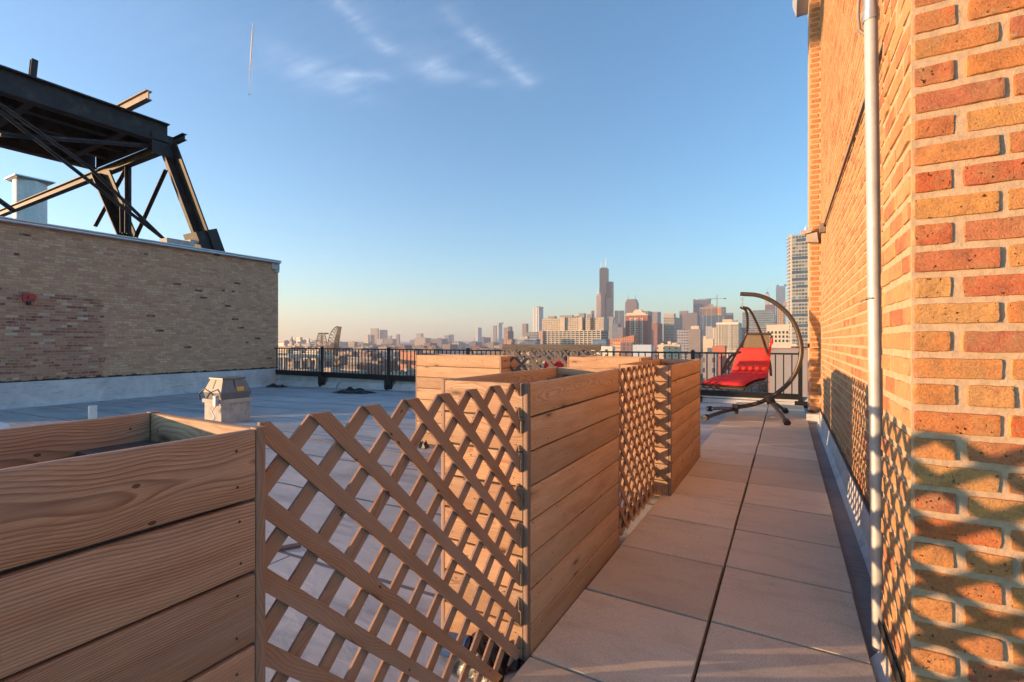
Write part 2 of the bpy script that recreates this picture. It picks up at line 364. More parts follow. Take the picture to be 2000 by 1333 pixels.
for i in range(-8, 15):
    for c in range(2):
        y = 2.337+.612*i + rnd.uniform(-.003, .003)+(.012 if c else 0)
        x0, x1 = (-.899, JX-.007) if c == 0 else (JX+.007, .29)
        q = paver(x0+rnd.uniform(-.002, .002), x1+rnd.uniform(-.003, .003), y+.0075, min(y+.6045, 11.05), rnd.uniform(-.002, .001), [rnd.uniform(-.002, .0015) for _ in range(4)])
        n = len(pav.v); pav.v += q.v; pav.f += [[n+k for k in f] for f in q.f]; pav.uv += q.uv; pav.m += q.m
tag(pav.build('paver_walkway', M['paver']), kind='structure')
pb = MB(); pb.face([(-.885, 2.337-.612*8, -.044), (.278, 2.337-.612*8, -.044), (.278, 11.0, -.044), (-.885, 11.0, -.044)]); tag(pb.build('joint_shade_sheet', M['tar']), kind='structure')  # dark sheet added under the pavers to paint shade into the joints
# parapet at the far edge
px_ = MB()
px_.hexa([(RX0,RY1-.02,-.9),(.6,RY1-.02,-.9),(.6,RY1+.28,-.9),(RX0,RY1+.28,-.9),(RX0,RY1+.03,.04),(.6,RY1+.03,.04),(.6,RY1+.28,.04),(RX0,RY1+.28,.04)])
par = empty('parapet_wall', (-8, RY1+.15, -.4), 'low parapet under the black railing at the far roof edge, wrapped in pale membrane', 'parapet')
px_.build('wall', M['flash'], par)
m = MB()
for (a, b) in ((-16.5,-13.2),(-13.15,-9.6),(-9.55,-6.1),(-6.05,-2.8),(-2.75,.4)):
    za, zb = roof_z(a), roof_z(b)
    m.poly([(a,RY1-.16,za+.004),(b,RY1-.16,zb+.004),(b,RY1-.025,zb+.2),(a,RY1-.025,za+.22)], [(0,1,2,3)])
m.build('cant_strip', M['flash'], par)
m = MB()
m.box(-16.5, .42, RY1+.02, RY1+.1, .045, .06); m.build('drip_edge', M['galv'], par)
# ================================================================== RAILING
POSTX = [-16.95, -13.99, -10.88, -7.85, -4.8, -1.8, .24]
rail = empty('railing', (-8, RY1, .0), 'long black metal railing with thin balusters along the far roof edge', 'railing')
RYR = RY1-.06
m = MB(); m.bar((POSTX[0], RYR, 1.005), (POSTX[-1], RYR, 1.01), .055, .035); m.build('top_rail', M['black_metal'], rail)
m = MB(); m.ibeam((POSTX[0], RYR, .105), (POSTX[-1], RYR, .105), .08, .15, .012); m.bar((POSTX[0], RYR, .19), (POSTX[-1], RYR, .19), .035, .03); m.build('bottom_rail', M['black_metal'], rail)
bm_ = MB(); bm_.bar((0,0,.2), (0,0,.99), .022, .022); me0 = None
xs = []
for a, b in zip(POSTX, POSTX[1:]):
    n = round((b-a)/.15)
    xs += [a+(b-a)*k/n for k in range(1, n)]
xs.sort(key=lambda x: -x)
first = bm_.build('baluster', M['black_metal'])
for k, x in enumerate(xs[:99]):
    o = first if k == 0 else first.copy()
    if k: COL.objects.link(o)
    o.parent = rail; o.location = Vector((x, RYR, 0))-rail.location
m = MB()
for x in xs[99:]: m.bar((x, RYR, .2), (x, RYR, .99), .022, .022)
tag(m.build('baluster', M['black_metal'], rail), kind='stuff')
for i, x in enumerate(POSTX):
    m = MB(); m.bar((x, RYR, -.02), (x, RYR, 1.045), .075, .075); p = m.build('post', M['black_metal'], rail)
    m = MB(); m.poly([(x-.045,RYR-.045,1.045),(x+.045,RYR-.045,1.045),(x+.045,RYR+.045,1.045),(x-.045,RYR+.045,1.045),(x,RYR,1.085)], [(0,1,4),(1,2,4),(2,3,4),(3,0,4),(3,2,1,0)])
    m.build('post_cap', M['black_metal'], p)
    m = MB(); w = .2 if i else .3
    m.box(x-.1, x+w, RYR-.1, RYR-.05, -.24 if i < 6 else -.16, .07); m.box(x-.04, x+.06, RYR-.115, RYR-.1, -.3 if i < 6 else -.2, -.1)
    m.build('bracket', M['black_metal'], rail)
# ================================================================== PLANTERS AND LATTICES
BH = 1.1/8
def planter(x0, x1, y0, y1, z0, h, label, blocks=(), seed=0, nb=8, wm='wood'):
    rnd = random.Random(seed); cx, cy = (x0+x1)/2, (y0+y1)/2
    r = empty('planter_box', (cx, cy, z0), label, 'planter', 'tall pine planter boxes on the roof')
    t = .022; bh = h/nb
    def panel(a, b, wd, axis):
        m = MB()
        for k in range(nb):
            zc = z0+bh*(k+.5); j = rnd.uniform(-.0015, .0015); off = Vector((j, 0, 0)) if axis == 'x' else Vector((0, j, 0))
            m.board(Vector((a[0], a[1], zc))+off, Vector((b[0], b[1], zc))+off, bh-.007+rnd.uniform(-.0015, .001), t, wd, .0045, nseg=8, jit=.0018)
            L_ = (b[1]-a[1]) if axis == 'x' else (b[0]-a[0]); us = [.035, L_-.035]+([L_*.52] if L_ > .9 else [])
            for u_ in us:
                for dz in (-bh*.26, bh*.24):
                    uu = u_+rnd.uniform(-.007, .007); zz = zc+dz+rnd.uniform(-.006, .006); q = .0028
                    for sd_ in (1, -1):
                        o_ = t/2+.0006+abs(j)
                        if axis == 'x': P = [(a[0]+sd_*o_, a[1]+uu+q*cos(k_), zz+q*sin(k_)) for k_ in (0, 1.05, 2.1, 3.14, 4.2, 5.25)]
                        else: P = [(a[0]+uu+q*cos(k_), a[1]+sd_*o_, zz+q*sin(k_)) for k_ in (0, 1.05, 2.1, 3.14, 4.2, 5.25)]
                        m.face(P, mat=1)
        return m
    for (x, nm) in ((x1-t/2, 'side_panel'), (x0+t/2, 'side_panel')):
        panel((x, y0+t+.002), (x, y1-t-.002), (0,0,1), 'x').build(nm, [M[wm], M['nail']], r, smooth=40)
    for (y, nm) in ((y0+t/2, 'end_panel'), (y1-t/2, 'end_panel')):
        panel((x0+t+.002, y), (x1-t-.002, y), (0,0,1), 'y').build(nm, [M['wood'], M['nail']], r, smooth=40)  # on the nearest planter, lighter pine paints sun onto the ends
    for x in (x0+t/2, x1-t/2):
        for y in (y0+t/2, y1-t/2):
            m = MB(); m.board((x, y, z0+.004), (x, y, z0+h-.001), t-.001, t-.001, (1,0,0), .003); m.build('corner_trim', M['lath' if wm != 'wood' else 'trim'], r, smooth=40)
    m = MB(); m.box(x0+t+.004, x1-t-.004, y0+t+.004, y1-t-.004, z0+.02, z0+h*.62); m.build('soil', M['soil'], r)
    m = MB()   # thin sheets added inside to block light through the board joints
    for (a, b, c, d) in ((x0+t+.001, x0+t+.004, y0+.05, y1-.05), (x1-t-.004, x1-t-.001, y0+.05, y1-.05)): m.box(a, b, c, d, z0+.02, z0+h-.118)
    for (a, b, c, d) in ((x0+.05, x1-.05, y0+t+.001, y0+t+.0035), (x0+.05, x1-.05, y1-t-.0035, y1-t-.001)): m.box(a, b, c, d, z0+.02, z0+h-.118)
    m.build('light_blocker', M['lath_grey'], r)
    for (bx0, bx1, by0, by1, bz) in blocks:
        m = MB(); m.board((bx0, (by0+by1)/2, bz-.045), (bx1, (by0+by1)/2, bz-.045), by1-by0, .09, (0,1,0), .005); m.build('corner_block', M['lath_grey'], r, smooth=40)
    return r
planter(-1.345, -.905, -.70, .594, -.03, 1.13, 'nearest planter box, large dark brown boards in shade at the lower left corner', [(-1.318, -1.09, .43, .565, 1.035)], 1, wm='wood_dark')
planter(-1.345, -.905, 1.714, 2.945, -.03, 1.13, 'planter box in the middle of the photo with its sunlit end behind the large lattice', [(-1.318, -1.08, 2.76, 2.915, 1.03)], 2)
planter(-1.27, -.822, 4.07, 5.62, -.02, 1.09, 'planter box nearest the red swing, lattice shadow of lozenges on its corner', [], 3)
planter(-4.35, -3.0, 5.0, 5.43, roof_z(-3.6), 1.19, 'sunlit planter box farthest left, standing on the grey roof alone', [], 4)
planter(-2.13, -1.30, 4.98, 5.42, roof_z(-1.7), 1.16, 'planter box mostly hidden behind the middle one, only its lit top boards showing', [], 5)
def clip(poly, y0, y1, z0, z1):
    def cut(P, f):
        out = []
        for i in range(len(P)):
            a, b = P[i], P[(i+1) % len(P)]; fa, fb = f(a), f(b)
            if fa >= 0: out.append(a)
            if fa*fb < 0:
                t = fa/(fa-fb); out.append((a[0]+(b[0]-a[0])*t, a[1]+(b[1]-a[1])*t))
        return out
    for f in (lambda p: p[0]-y0, lambda p: y1-p[0], lambda p: p[1]-z0, lambda p: z1-p[1]):
        if poly: poly = cut(poly, f)
    return poly
def lattice(axis, c, u0, u1, z0, z1, phase, label, mat, pitch=.155, w=.037, t=.0075, group='wooden lattice panels between the planters', broken=(), rail_=None):
    """axis 'x': panel lies in plane X=c running along Y; axis 'y': plane Y=c running along X"""
    P3 = (lambda u, z, d: (c+d, u, z)) if axis == 'x' else (lambda u, z, d: (u, c-d, z))
    r = empty('lattice_panel', P3((u0+u1)/2, z0, 0), label, 'lattice', group)
    rr = random.Random(int(abs(c*100)+u0*10))
    H = z1-z0; W = w*sqrt(2)
    for sgn, off in ((1, .0045), (-1, -.0045)):
        k0 = int(-(H/pitch))-2; k1 = int((u1-u0)/pitch)+int(H/pitch)+3; cnt = 0
        for k in range(k0, k1):
            ut = u0+phase+k*pitch + rr.uniform(-.0025, .0025); L = H+.2
            # flat run starts at the top edge at ut and goes down in direction sgn
            if sgn > 0: q = [(ut-W/2+0, z1), (ut+W/2, z1), (ut+W/2+L, z1-L), (ut-W/2+L, z1-L)]
            else: q = [(ut-W/2, z1), (ut+W/2, z1), (ut+W/2-L, z1-L), (ut-W/2-L, z1-L)]
            zc = z0
            pol = clip(q, u0, u1, zc, z1)
            if len(pol) < 3: continue
            if sgn < 0: pol = [(a, b-.0) for a, b in pol]
            area = abs(sum(pol[i][0]*pol[(i+1) % len(pol)][1]-pol[(i+1) % len(pol)][0]*pol[i][1] for i in range(len(pol)))/2)
            if area < .0006: continue
            m = MB(); n = len(pol)
            f1 = [P3(a, b, off+t/2) for a, b in pol]; f0 = [P3(a, b, off-t/2) for a, b in pol]
            s2 = 1/sqrt(2)
            def uvq(p):
                a = p[1] if axis == 'x' else p[0]; return ((a*sgn-p[2])*s2, (a+sgn*p[2])*s2*1.0)
            m.poly(f1+f0, [tuple(range(n))[::1], tuple(range(n, 2*n))[::-1]]+[(i, n+i, n+(i+1) % n, (i+1) % n) for i in range(n)], uvf=uvq)
            m.build('slat', M[mat], r)
    if rail_: m = MB(); m.board(P3(u0, z1+.03, .0), P3(u1, z1+.03, .0), .09, .035, (0,0,1), .004); m.build('top_rail', M[mat], r, smooth=40)
    return r
lattice('x', -.945, .60, 1.71, -.005, 1.103, -.004, 'large wooden lattice between the nearest planter and the middle planter', 'lath')
lattice('x', -.945, 2.948, 4.068, -.005, 1.09, .05, 'narrow looking wooden lattice between the middle planter and the one by the swing', 'lath', pitch=.14)
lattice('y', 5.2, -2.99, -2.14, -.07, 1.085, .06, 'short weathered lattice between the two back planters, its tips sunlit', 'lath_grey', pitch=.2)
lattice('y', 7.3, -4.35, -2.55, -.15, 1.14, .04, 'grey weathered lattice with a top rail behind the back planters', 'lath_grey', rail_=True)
m = MB(); m.board((-.985, 2.96, .05), (-.985, 4.05, .05), .11, .035, (0,0,1), .004); tag(m.build('sun_block_board', M['lath_grey'], smooth=40), 'added low board blocking sun at the foot of the narrow lattice panel', 'timber')  # board added to stop low sun reaching the pavers through the lattice
# nail plate strip + sliver on the corner of the middle planter
# ================================================================== RIGHT BRICK BUILDING
WX, PX_, PY0, PY1 = .48, .34, 1.93, 2.44
MH, ML = .0822, .232
bld = empty('brick_building', (2.5, 5, -24), 'buff and orange brick building with projecting corners along the right of the walkway', 'building')
def brick_cap(mb, P, cu, cz, L, H, D, rnd, nu=12, nv=6, amp=1.0):
    """raised, irregular brick face; P(u, z, d) -> world, d = proud of the mortar"""
    V = []; se = rnd.uniform(0, 99); ru = rnd.uniform(.007, .014); tl = rnd.uniform(-.004, .004)
    for j in range(nv+1):
        for i in range(nu+1):
            a = -1 if i == 0 else 1 if i == nu else (-1+2*(i-1)/(nu-2))*(1-.007/L)
            b = -1 if j == 0 else 1 if j == nv else (-1+2*(j-1)/(nv-2))*(1-.0065/H)
            u = a*L/2; z = b*H/2
            # round the corners
            k = 1-.035*(abs(a)*abs(b))**4*1.0
            nz = (mnoise.noise(Vector((u*28+se, z*28, se)))*.0018+mnoise.noise(Vector((u*110+se, z*110, se)))*.0012)*amp; nz2 = (mnoise.noise(Vector((u*28, z*28+se, se+9)))*.0018+mnoise.noise(Vector((u*110, z*110+se, se+9)))*.0012)*amp
            ee = min((1-abs(a))*L/2/ru, (1-abs(b))*H/2/(ru*.6)); e = max(0, min(1, ee+(.28 if 0 < i < nu and 0 < j < nv else 0)))
            d = D*sqrt(max(0, 1-(1-e)**2)) + mnoise.noise(Vector((u*14+se, z*14, 5)))*.0035*amp*e + mnoise.noise(Vector((u*60+se, z*60, 5)))*.0012*amp*e+tl*a*e
            if e <= 0: d = -.004
            V.append(P(cu+u*k+nz, cz+z*k+nz2, d))
    fs = [(j*(nu+1)+i, j*(nu+1)+i+1, (j+1)*(nu+1)+i+1, (j+1)*(nu+1)+i) for j in range(nv) for i in range(nu)]
    mb.poly(V, fs, uvf=lambda p: (0, 0))
# near return face (plane Y=PY0, facing -Y)
rnd = random.Random(11); mbn = MB(); mbs = MB(); z = -.02; row = 0
zr0 = 1.27+(667-411)/940*1.508-MH/2     # a stretcher row sits at this height on the corner
nrow = int((zr0+.1)/MH)+1; z = zr0-nrow*MH; row = -nrow
PN = lambda u, zz, d: (u, PY0-d, zz)
PS = lambda u, zz, d: (PX_-d, u, zz)
while z < 3.3:
    st = row % 2 == 0
    jt = .015
    x = PX_+.004; first = True
    while x < 1.25:
        L = ((ML-jt-.012 if st else .098)+rnd.uniform(-.008, .005)) if first else ML-jt+rnd.uniform(-.008, .006)
        if not first and rnd.random() < .12: L = .105
        hh = MH-.0165+rnd.uniform(-.003, .002)
        brick_cap(mbn, PN, x+L/2, z+MH/2+rnd.uniform(-.002, .002), L, hh, rnd.uniform(.005, .0085), rnd, nu=26, nv=12, amp=1.0)
        x += L+jt+(.008 if first and not st else 0); first = False
    y = PY0+.004; first = True
    while y < PY1-.03:
        L = (.098 if st else ML-jt) if first else ML-jt+rnd.uniform(-.006, .006)
        L = min(L, PY1-y-.004)
        if L > .03: brick_cap(mbs, PS, y+L/2, z+MH/2, L, MH-.022+rnd.uniform(-.003, .003), rnd.uniform(.003, .007), rnd, nu=9, nv=5)
        y += L+jt; first = False
    z += MH; row += 1
core = MB(); core.box(PX_, 5.5, PY0, PY1, -24, 7.2); core.box(WX, 5.5, PY1, 9.2, -24, 7.2); core.box(PX_-.02, 5.5, 9.2, 9.75, -24, 7.2)
wall = core.build('wall', M['mortar'], bld)
mbn.build('brick_face', M['brick_near'], bld, smooth=50); mbs.build('brick_face', M['brick_side'], bld, smooth=50)
# recessed wall (plane X=WX)
mw = MB(); z = zr0-nrow*MH; row = 0; PW = lambda u, zz, d: (WX-d, u, zz)
while z < 7.1:
    y = PY1+.01-(ML/2 if row % 2 else 0)
    if z > 3.6+.0: y += .0
    while y < 9.19:
        L = ML-.013+rnd.uniform(-.006, .006); a, b = max(y, PY1+.005), min(y+L, 9.19)
        # only what the camera side can see of the high rows
        if b-a > .03: 
            if z < 3.2 and a > 2.6 and a < 6.5: brick_cap(mw, PW, (a+b)/2, z+MH/2+rnd.uniform(-.0015, .0015), b-a, MH-.017+rnd.uniform(-.003, .003), rnd.uniform(.003, .0065), rnd, nu=4, nv=3)
            else:
                d = rnd.uniform(.002, .005); h0, h1 = z+.008, z+MH-.009; e = .004
                V = [PW(a,h0,-.003),PW(b,h0,-.003),PW(b,h1,-.003),PW(a,h1,-.003),PW(a+e,h0+e,d),PW(b-e,h0+e,d),PW(b-e,h1-e,d),PW(a+e,h1-e,d)]
                mw.poly(V, [(4,5,6,7),(0,1,5,4),(1,2,6,5),(2,3,7,6),(3,0,4,7)], uvf=lambda p: (0, 0))
        y += L+.013
    z += MH; row += 1
mw.build('brick_face', M['brick_side'], bld, smooth=50)
# far pier face (plane Y=9.2 facing -Y)
mq = MB(); z = 0.02; row = 0; PQ = lambda u, zz, d: (u, 9.2-d, zz)
while z < 7.1:
    a, b = PX_-.02+(.012 if row % 2 else .03), WX-.01-(.02 if row % 2 else .0)
    brick_cap(mq, PQ, (a+b)/2, z+MH/2, b-a, MH-.022, .007, rnd, nu=4, nv=3); z += MH; row += 1
mq.build('brick_face', M['brick_quoin'], bld, smooth=50)
# base flashing with mastic line on top
m = MB()
def cant(xw, y0, y1, fz=.155):
    m.poly([(xw-.075, y0, -.046), (xw-.075, y1, -.046), (xw-.04, y1, -.0), (xw-.04, y0, -.0), (xw-.022, y0, fz), (xw-.022, y1, fz), (xw, y1, fz), (xw, y0, fz)], [(0,3,2,1), (3,4,5,2), (4,7,6,5)])
cant(WX, PY1, 9.2); cant(PX_+.03, PY0-.05, PY1+.02, .12); m.box(PX_-.06, WX, 9.06, 9.2, -.04, .10)
m.poly([(PX_-.05, PY0-.10, -.046), (1.3, PY0-.10, -.046), (1.3, PY0-.022, .12), (PX_-.022, PY0-.022, .12), (1.3, PY0, .12), (PX_, PY0, .12)], [(0,1,2,3), (3,2,4,5)])
m.build('base_flashing', M['flash'], bld)
m = MB()
def rag(P, u0, u1, z0, amp=.02):
    n = int((u1-u0)/.03)+2; V = []; 
    for i in range(n):
        u = u0+(u1-u0)*i/(n-1); q = mnoise.noise(Vector((u*6, z0*7, 1)))*amp+mnoise.noise(Vector((u*25, z0, 4)))*amp*.6
        V += [P(u, z0-.012, .018), P(u, z0+.03+q, .014)]
    m.poly(V, [(2*i, 2*i+2, 2*i+3, 2*i+1) for i in range(n-1)])
    m.poly(V[:0]+[P(u0, z0-.012, 0), P(u1, z0-.012, 0), P(u1, z0-.012, .018), P(u0, z0-.012, .018)], [(0,1,2,3)])
rag(PW, PY1, 9.19, .16); rag(PS, PY0-.02, PY1, .125); rag(PN, PX_-.02, 1.3, .125, .03); rag(PQ, PX_-.04, WX, .12)
m.build('mastic_line', M['tar'], bld)
m = MB(); m.poly([(.29+.004, 1.0, -.045), (PX_+.2, 1.0, -.045), (WX-.06, PY1, -.045), (WX-.06, 9.1, -.045), (.294, 9.1, -.045)], [(0,1,2,3,4)])
tag(m.build('gutter_strip', M['gutter']), kind='structure')
# eave of that building
m = MB(); m.hexa([(.15,-2,6.93),(.5,-2,6.93),(.5,9.78,6.93),(.15,9.78,6.93),(.09,-2,7.13),(.5,-2,7.13),(.5,9.78,7.13),(.09,9.78,7.13)]); m.build('eave', M['white_metal'], bld)
m = MB(); m.box(.2, 5.5, PY0-.1, 9.8, 7.2, 7.35); m.build('roof', M['tar'], bld)
# standpipe on the wall
pipe = empty('conduit_pipe', (.335, 2.505, 0), 'pale metal pipe standing upright against the brick wall at the near corner', 'pipe')
m = MB(); A = Vector((.335, 2.505, -.02)); B = Vector((.306, 2.505, 2.86)); m.tube([A, A.lerp(B, .5), A.lerp(B, .925)], .0245, 20); m.build('pipe', M['white_metal'], pipe, smooth=60)
m = MB(); m.tube([A.lerp(B, .915), A.lerp(B, .93)], .030, 20); m.tube([A.lerp(B, .93), B, B+Vector((0,0,.6))], .026, 20); m.build('coupling', M['galv'], pipe, smooth=60)
m = MB(); c = A.lerp(B, .51); m.tube([c+Vector((-.012,-.028,0)), c+Vector((-.03,-.02,0)), c+Vector((-.03,.03,-.002)), c+Vector((.0,.035,-.002)), c+Vector((.03,.02,0))], .0035, 8); m.tube([c+Vector((-.03,0,0)), c+Vector((-.03,.16,-.004))], .003, 6); m.build('strap', M['stub'], pipe, smooth=60)
m = MB(); c = A.lerp(B, .905); m.tube([c+Vector((-.005,.03,-.02)), c+Vector((-.035,.05,.03)), c+Vector((-.04,.05,.1)), c+Vector((-.03,.05,.3))], .007, 8); m.build('branch', M['stub'], pipe, smooth=60)
# horizontal cable run and its junction box
run = empty('wall_conduit', (WX-.03, 6, 2.88), 'thin dark conduit running along the brick wall to a pale bracket on the far corner', 'conduit')
m = MB(); m.tube([(WX-.022, 3.2, 2.87), (WX-.022, 4.6, 2.875), (WX-.022, 6.4, 2.885), (WX-.022, 8.05, 2.885)], .011, 8); m.build('conduit', M['dark_tube'], run, smooth=60)
m = MB(); m.box(WX-.075, WX-.01, 8.02, 8.14, 2.80, 2.93); m.build('junction_box', M['stub'], run)
m = MB(); m.hexa([(PX_-.07,9.04,2.86),(PX_+.1,9.04,2.84),(PX_+.1,9.17,2.84),(PX_-.07,9.17,2.86),(PX_-.06,9.04,2.98),(PX_+.08,9.04,3.0),(PX_+.08,9.17,3.0),(PX_-.06,9.17,2.98)]); m.hexa([(PX_-.09,9.02,2.985),(PX_+.0,9.02,3.005),(PX_+.0,9.16,3.005),(PX_-.09,9.16,2.985),(PX_-.05,9.02,3.06),(PX_+.03,9.02,3.09),(PX_+.03,9.16,3.09),(PX_-.05,9.16,3.06)])
m.build('bracket', M['curb'], run)
# ================================================================== LEFT BRICK BUILDING
LX = -16.6; LT = 4.2; LY0, LY1 = 1.2, 11.36
lb = empty('brick_building', (-21, 6, -24), 'low tan brick building with metal coping and a red patched area on the left', 'building')
m = MB(); m.box(-44, LX, LY0, LY1, -24, LT); m.build('wall', M['mortar_left'], lb)
m = MB(); z = .3; row = 0; PL = lambda u, zz, d: (LX+d, u, zz); h = .0735
while z < LT-.03:
    y = LY0+.02+(-.115 if row % 2 else 0)
    while y < LY1-.02:
        L = (.218 if row % 6 else .10)+rnd.uniform(-.005, .005); a, b = max(y, LY0+.01), min(y+L, LY1-.005)
        if b-a > .03 and a > 3.2:
            d = rnd.uniform(.002, .007); e = .004
            V = [PL(a,z+.007,-.003),PL(b,z+.007,-.003),PL(b,z+h-.006,-.003),PL(a,z+h-.006,-.003),PL(a+e,z+.007+e,d),PL(b-e,z+.007+e,d),PL(b-e,z+h-.006-e,d),PL(a+e,z+h-.006-e,d)]
            m.poly([tuple(v) for v in V], [(7,6,5,4),(4,5,1,0),(5,6,2,1),(6,7,3,2),(7,4,0,3)], uvf=lambda p: (0, 0))
        y += L+.012
    z += h; row += 1
m.build('brick_face', M['brick_left'], lb)
m = MB(); m.ibeam((LX+.03, LY0-.1, LT+.03), (LX+.03, LY1+.02, LT+.03), .3, .09, .03); m.box(LX-.12, LX+.10, LY0-.1, LY1+.03, LT+.07, LT+.085); m.box(LX+.10, LX+.115, LY0-.1, LY1+.03, LT+.0, LT+.085); m.tube([(LX+.125, LY0, LT-.01), (LX+.125, LY1, LT-.01)], .03, 8)
m.build('coping', M['coping'], lb)
m = MB(); m.poly([(LX+.17, LY0, roof_z(LX)+.01), (LX+.17, LY1, roof_z(LX)+.01), (LX+.05, LY1, roof_z(LX)+.12), (LX+.05, LY0, roof_z(LX)+.12), (LX+.03, LY0, .245), (LX+.03, LY1, .245), (LX, LY1, .245), (LX, LY0, .245)], [(0,1,2,3),(3,2,5,4),(4,5,6,7)])
m.build('base_flashing', M['flash'], lb)
m = MB(); rag(PL, LY0, LY1, .262, .05); m.build('mastic_line', M['tar'], lb)
m = MB(); m.box(LX-.02, LX+.06, LY1-.28, LY1+.02, LT-.26, LT-.03); m.box(LX-.02, LX+.05, LY1-.16, LY1+.02, LT-.36, LT-.26); m.build('corner_stone', M['concrete'], lb)
m = MB(); m.box(-44, LX-.1, LY0, LY1, LT, LT+.05); m.build('roof', M['tar'], lb)
# red alarm
p = on_x(55, 585, LX); al = empty('fire_alarm', (LX, p.y, p.z), 'small red alarm box fixed on the left brick wall', 'alarm')
m = MB(); m.box(LX, LX+.07, p.y-.11, p.y+.11, p.z-.06, p.z+.13); m.build('body', M['red_paint'], al)
m = MB(); m.box(LX+.07, LX+.12, p.y-.02, p.y+.12, p.z-.0, p.z+.1); m.build('lamp', M['red_paint'], al)
m = MB(); m.tube([(LX+.03, p.y, p.z-.15), (LX+.03, p.y, p.z-.05)], .05, 12); m.build('horn', M['dark'], al)
# vent stack on that roof
p = on_x(59, 433, -36); vs = empty('vent_stack', (-36, p.y, LT+.05), 'round ribbed metal vent stack with a flat cap on the left roof', 'vent')
zt = on_x(59, 358, -36).z; R = .68; m = MB(); n = 40; V = []
for zz in (LT+.05, zt):
    for i in range(n): a = 2*pi*i/n; rr_ = R*(1 if i % 4 < 2 else .965); V.append((-36+rr_*cos(a), p.y+rr_*sin(a), zz))
m.poly(V, [(i, (i+1) % n, n+(i+1) % n, n+i) for i in range(n)]+[tuple(range(n, 2*n))]); m.build('stack', M['white'], vs)
m = MB(); q = R*1.12
m.hexa([(-36-R,p.y-R,zt),(-36+R,p.y-R,zt),(-36+R,p.y+R,zt),(-36-R,p.y+R,zt),(-36-q,p.y-q,zt+.08),(-36+q,p.y-q,zt+.08),(-36+q,p.y+q,zt+.08),(-36-q,p.y+q,zt+.08)]); m.box(-36-q-.05, -36+q+.05, p.y-q-.05, p.y+q+.05, zt+.081, zt+.14); m.build('cap', M['galv'], vs)
# ================================================================== STEEL TANK STAND ON THE LEFT ROOF
XA, XB, YE = -17.3, -22.0, 7.95
sf = empty('steel_tank_stand', (-19.6, 6, LT), 'black riveted steel stand of girders and leaning legs above the left brick wall', 'steel frame')
def gird(name, a, b, w, h, t=.04, mat='steel', par=sf): m = MB(); m.ibeam(a, b, w, h, t); return m.build(name, M[mat], par)
gird('girder', (XA, -3, 7.88), (XA, YE, 7.88), .34, .66)
gird('girder', (XB, -3, 7.88), (XB, YE-.2, 7.88), .34, .66)
for x in (-18.5, -19.65, -20.8): gird('joist', (x, -3, 7.93), (x, YE-.25, 7.93), .2, .5)
for y in (-1.5, 0.6, 2.7, 4.8, 6.9): gird('cross_joist', (XB, y, 7.8), (XA-.05, y, 7.8), .18, .4)
m = MB(); m.box(XB+.1, XA-.2, -3, YE-.3, 8.0, 8.03); m.build('deck_plate', M['steel'], sf)
gird('end_beam', (-34, YE-.1, 7.33), (XA+.1, YE-.1, 7.44), .22, .26, .03)
m = MB(); m.box(XB+.18, XA-.18, YE-.24, YE-.22, 7.56, 8.1); m.build('end_plate', M['steel'], sf)
gird('stub_beam', (-19.4, 6.9, 8.40), (-16.05, 6.9, 8.40), .16, .27, .03, 'stub')
gird('stub_beam', (-19.5, YE+.25, 7.72), (-16.75, YE+.25, 7.82), .14, .2, .02)
a = on_x(62, 152, XA); gird('stub_post', (XA-.05, a.y, a.z-.3), (XA-.05, a.y+.06, a.z+.5), .13, .15, .03)
def leg(top, bot, w=.42, bw=.66):
    top = Vector(top); bot = Vector(bot); d = (top-bot).normalized()
    m = MB(); m.bar(bot, top, w*.8, .05, (1,0,0)); a = Vector((w*.42, 0, 0)); m.bar(bot+a, top+a, w, .05, (0,1,0)); m.bar(bot-a, top-a, w, .05, (0,1,0))
    q = m.build('leg', M['steel'], sf)
    m = MB(); m.bar(bot-d*.1, bot+d*.78, bw, bw*.9, (0,1,0)); m.build('foot_sleeve', M['steel'], q)
    return q
m = MB()
leg((XA, YE+.02, 7.55), (XA, 9.22, LT+.06), .54, .8); leg((XB+.6, YE-.25, 7.3), (XB+.6, YE+.9, LT+.06), .75, .8)
leg((XB+.3, 1.0, 7.4), (XB+.3, 0.0, LT+.06)); leg((XA, 1.4, 7.5), (XA, .3, LT+.06))
m = MB(); m.bar((XA+.16, YE+.1, 7.47), (XA+.16, YE-.5, 7.47), .7, .02, (1,0,0)); m.build('gusset_plate', M['steel'], sf)
def brace(pa, pb, Xa, Xb=None, Y=None, w=.12, nm='brace', mat='steel'):
    if Y is not None: a = on_y(*pa, Y); b = on_y(*pb, Y)
    else: a = on_x(*pa, Xa); b = on_x(*pb, Xb if Xb is not None else Xa)
    m = MB(); m.bar(a, b, w, .02, (0,1,0)); m.bar(a, b, .02, w, (0,1,0)); m.build(nm, M[mat], sf)
brace((-60, 172), (315, 464), XA+.1, w=.10); brace((-60, 162), (175, 328), XA+.15, w=.10); brace((175, 328), (320, 468), XA+.15, w=.10)
brace((0, 263), (303, 287), XA-.1, w=.12); brace((-50, 357), (30, 415), XA, w=.12)
brace((250, 310), (250, 457), None, Y=YE-.05, w=.2); brace((240, 400), (241, 456), None, Y=YE+.1, w=.2)
brace((251, 322), (186, 443), None, Y=YE, w=.13); brace((324, 333), (265, 464), None, Y=YE+.15, w=.13)
brace((186, 300), (262, 268), None, Y=YE-.2, w=.12)
m = MB(); a = on_x(318, 470, XA+.25); b = on_x(372, 476, XA+.25); m.box(XA+.0, XA+.5, a.y, b.y, LT+.06, LT+.3); m.box(XA+.1, XA+.45, b.y-.1, b.y+.15, LT+.3, LT+.38); m.build('footing', M['concrete'], sf)
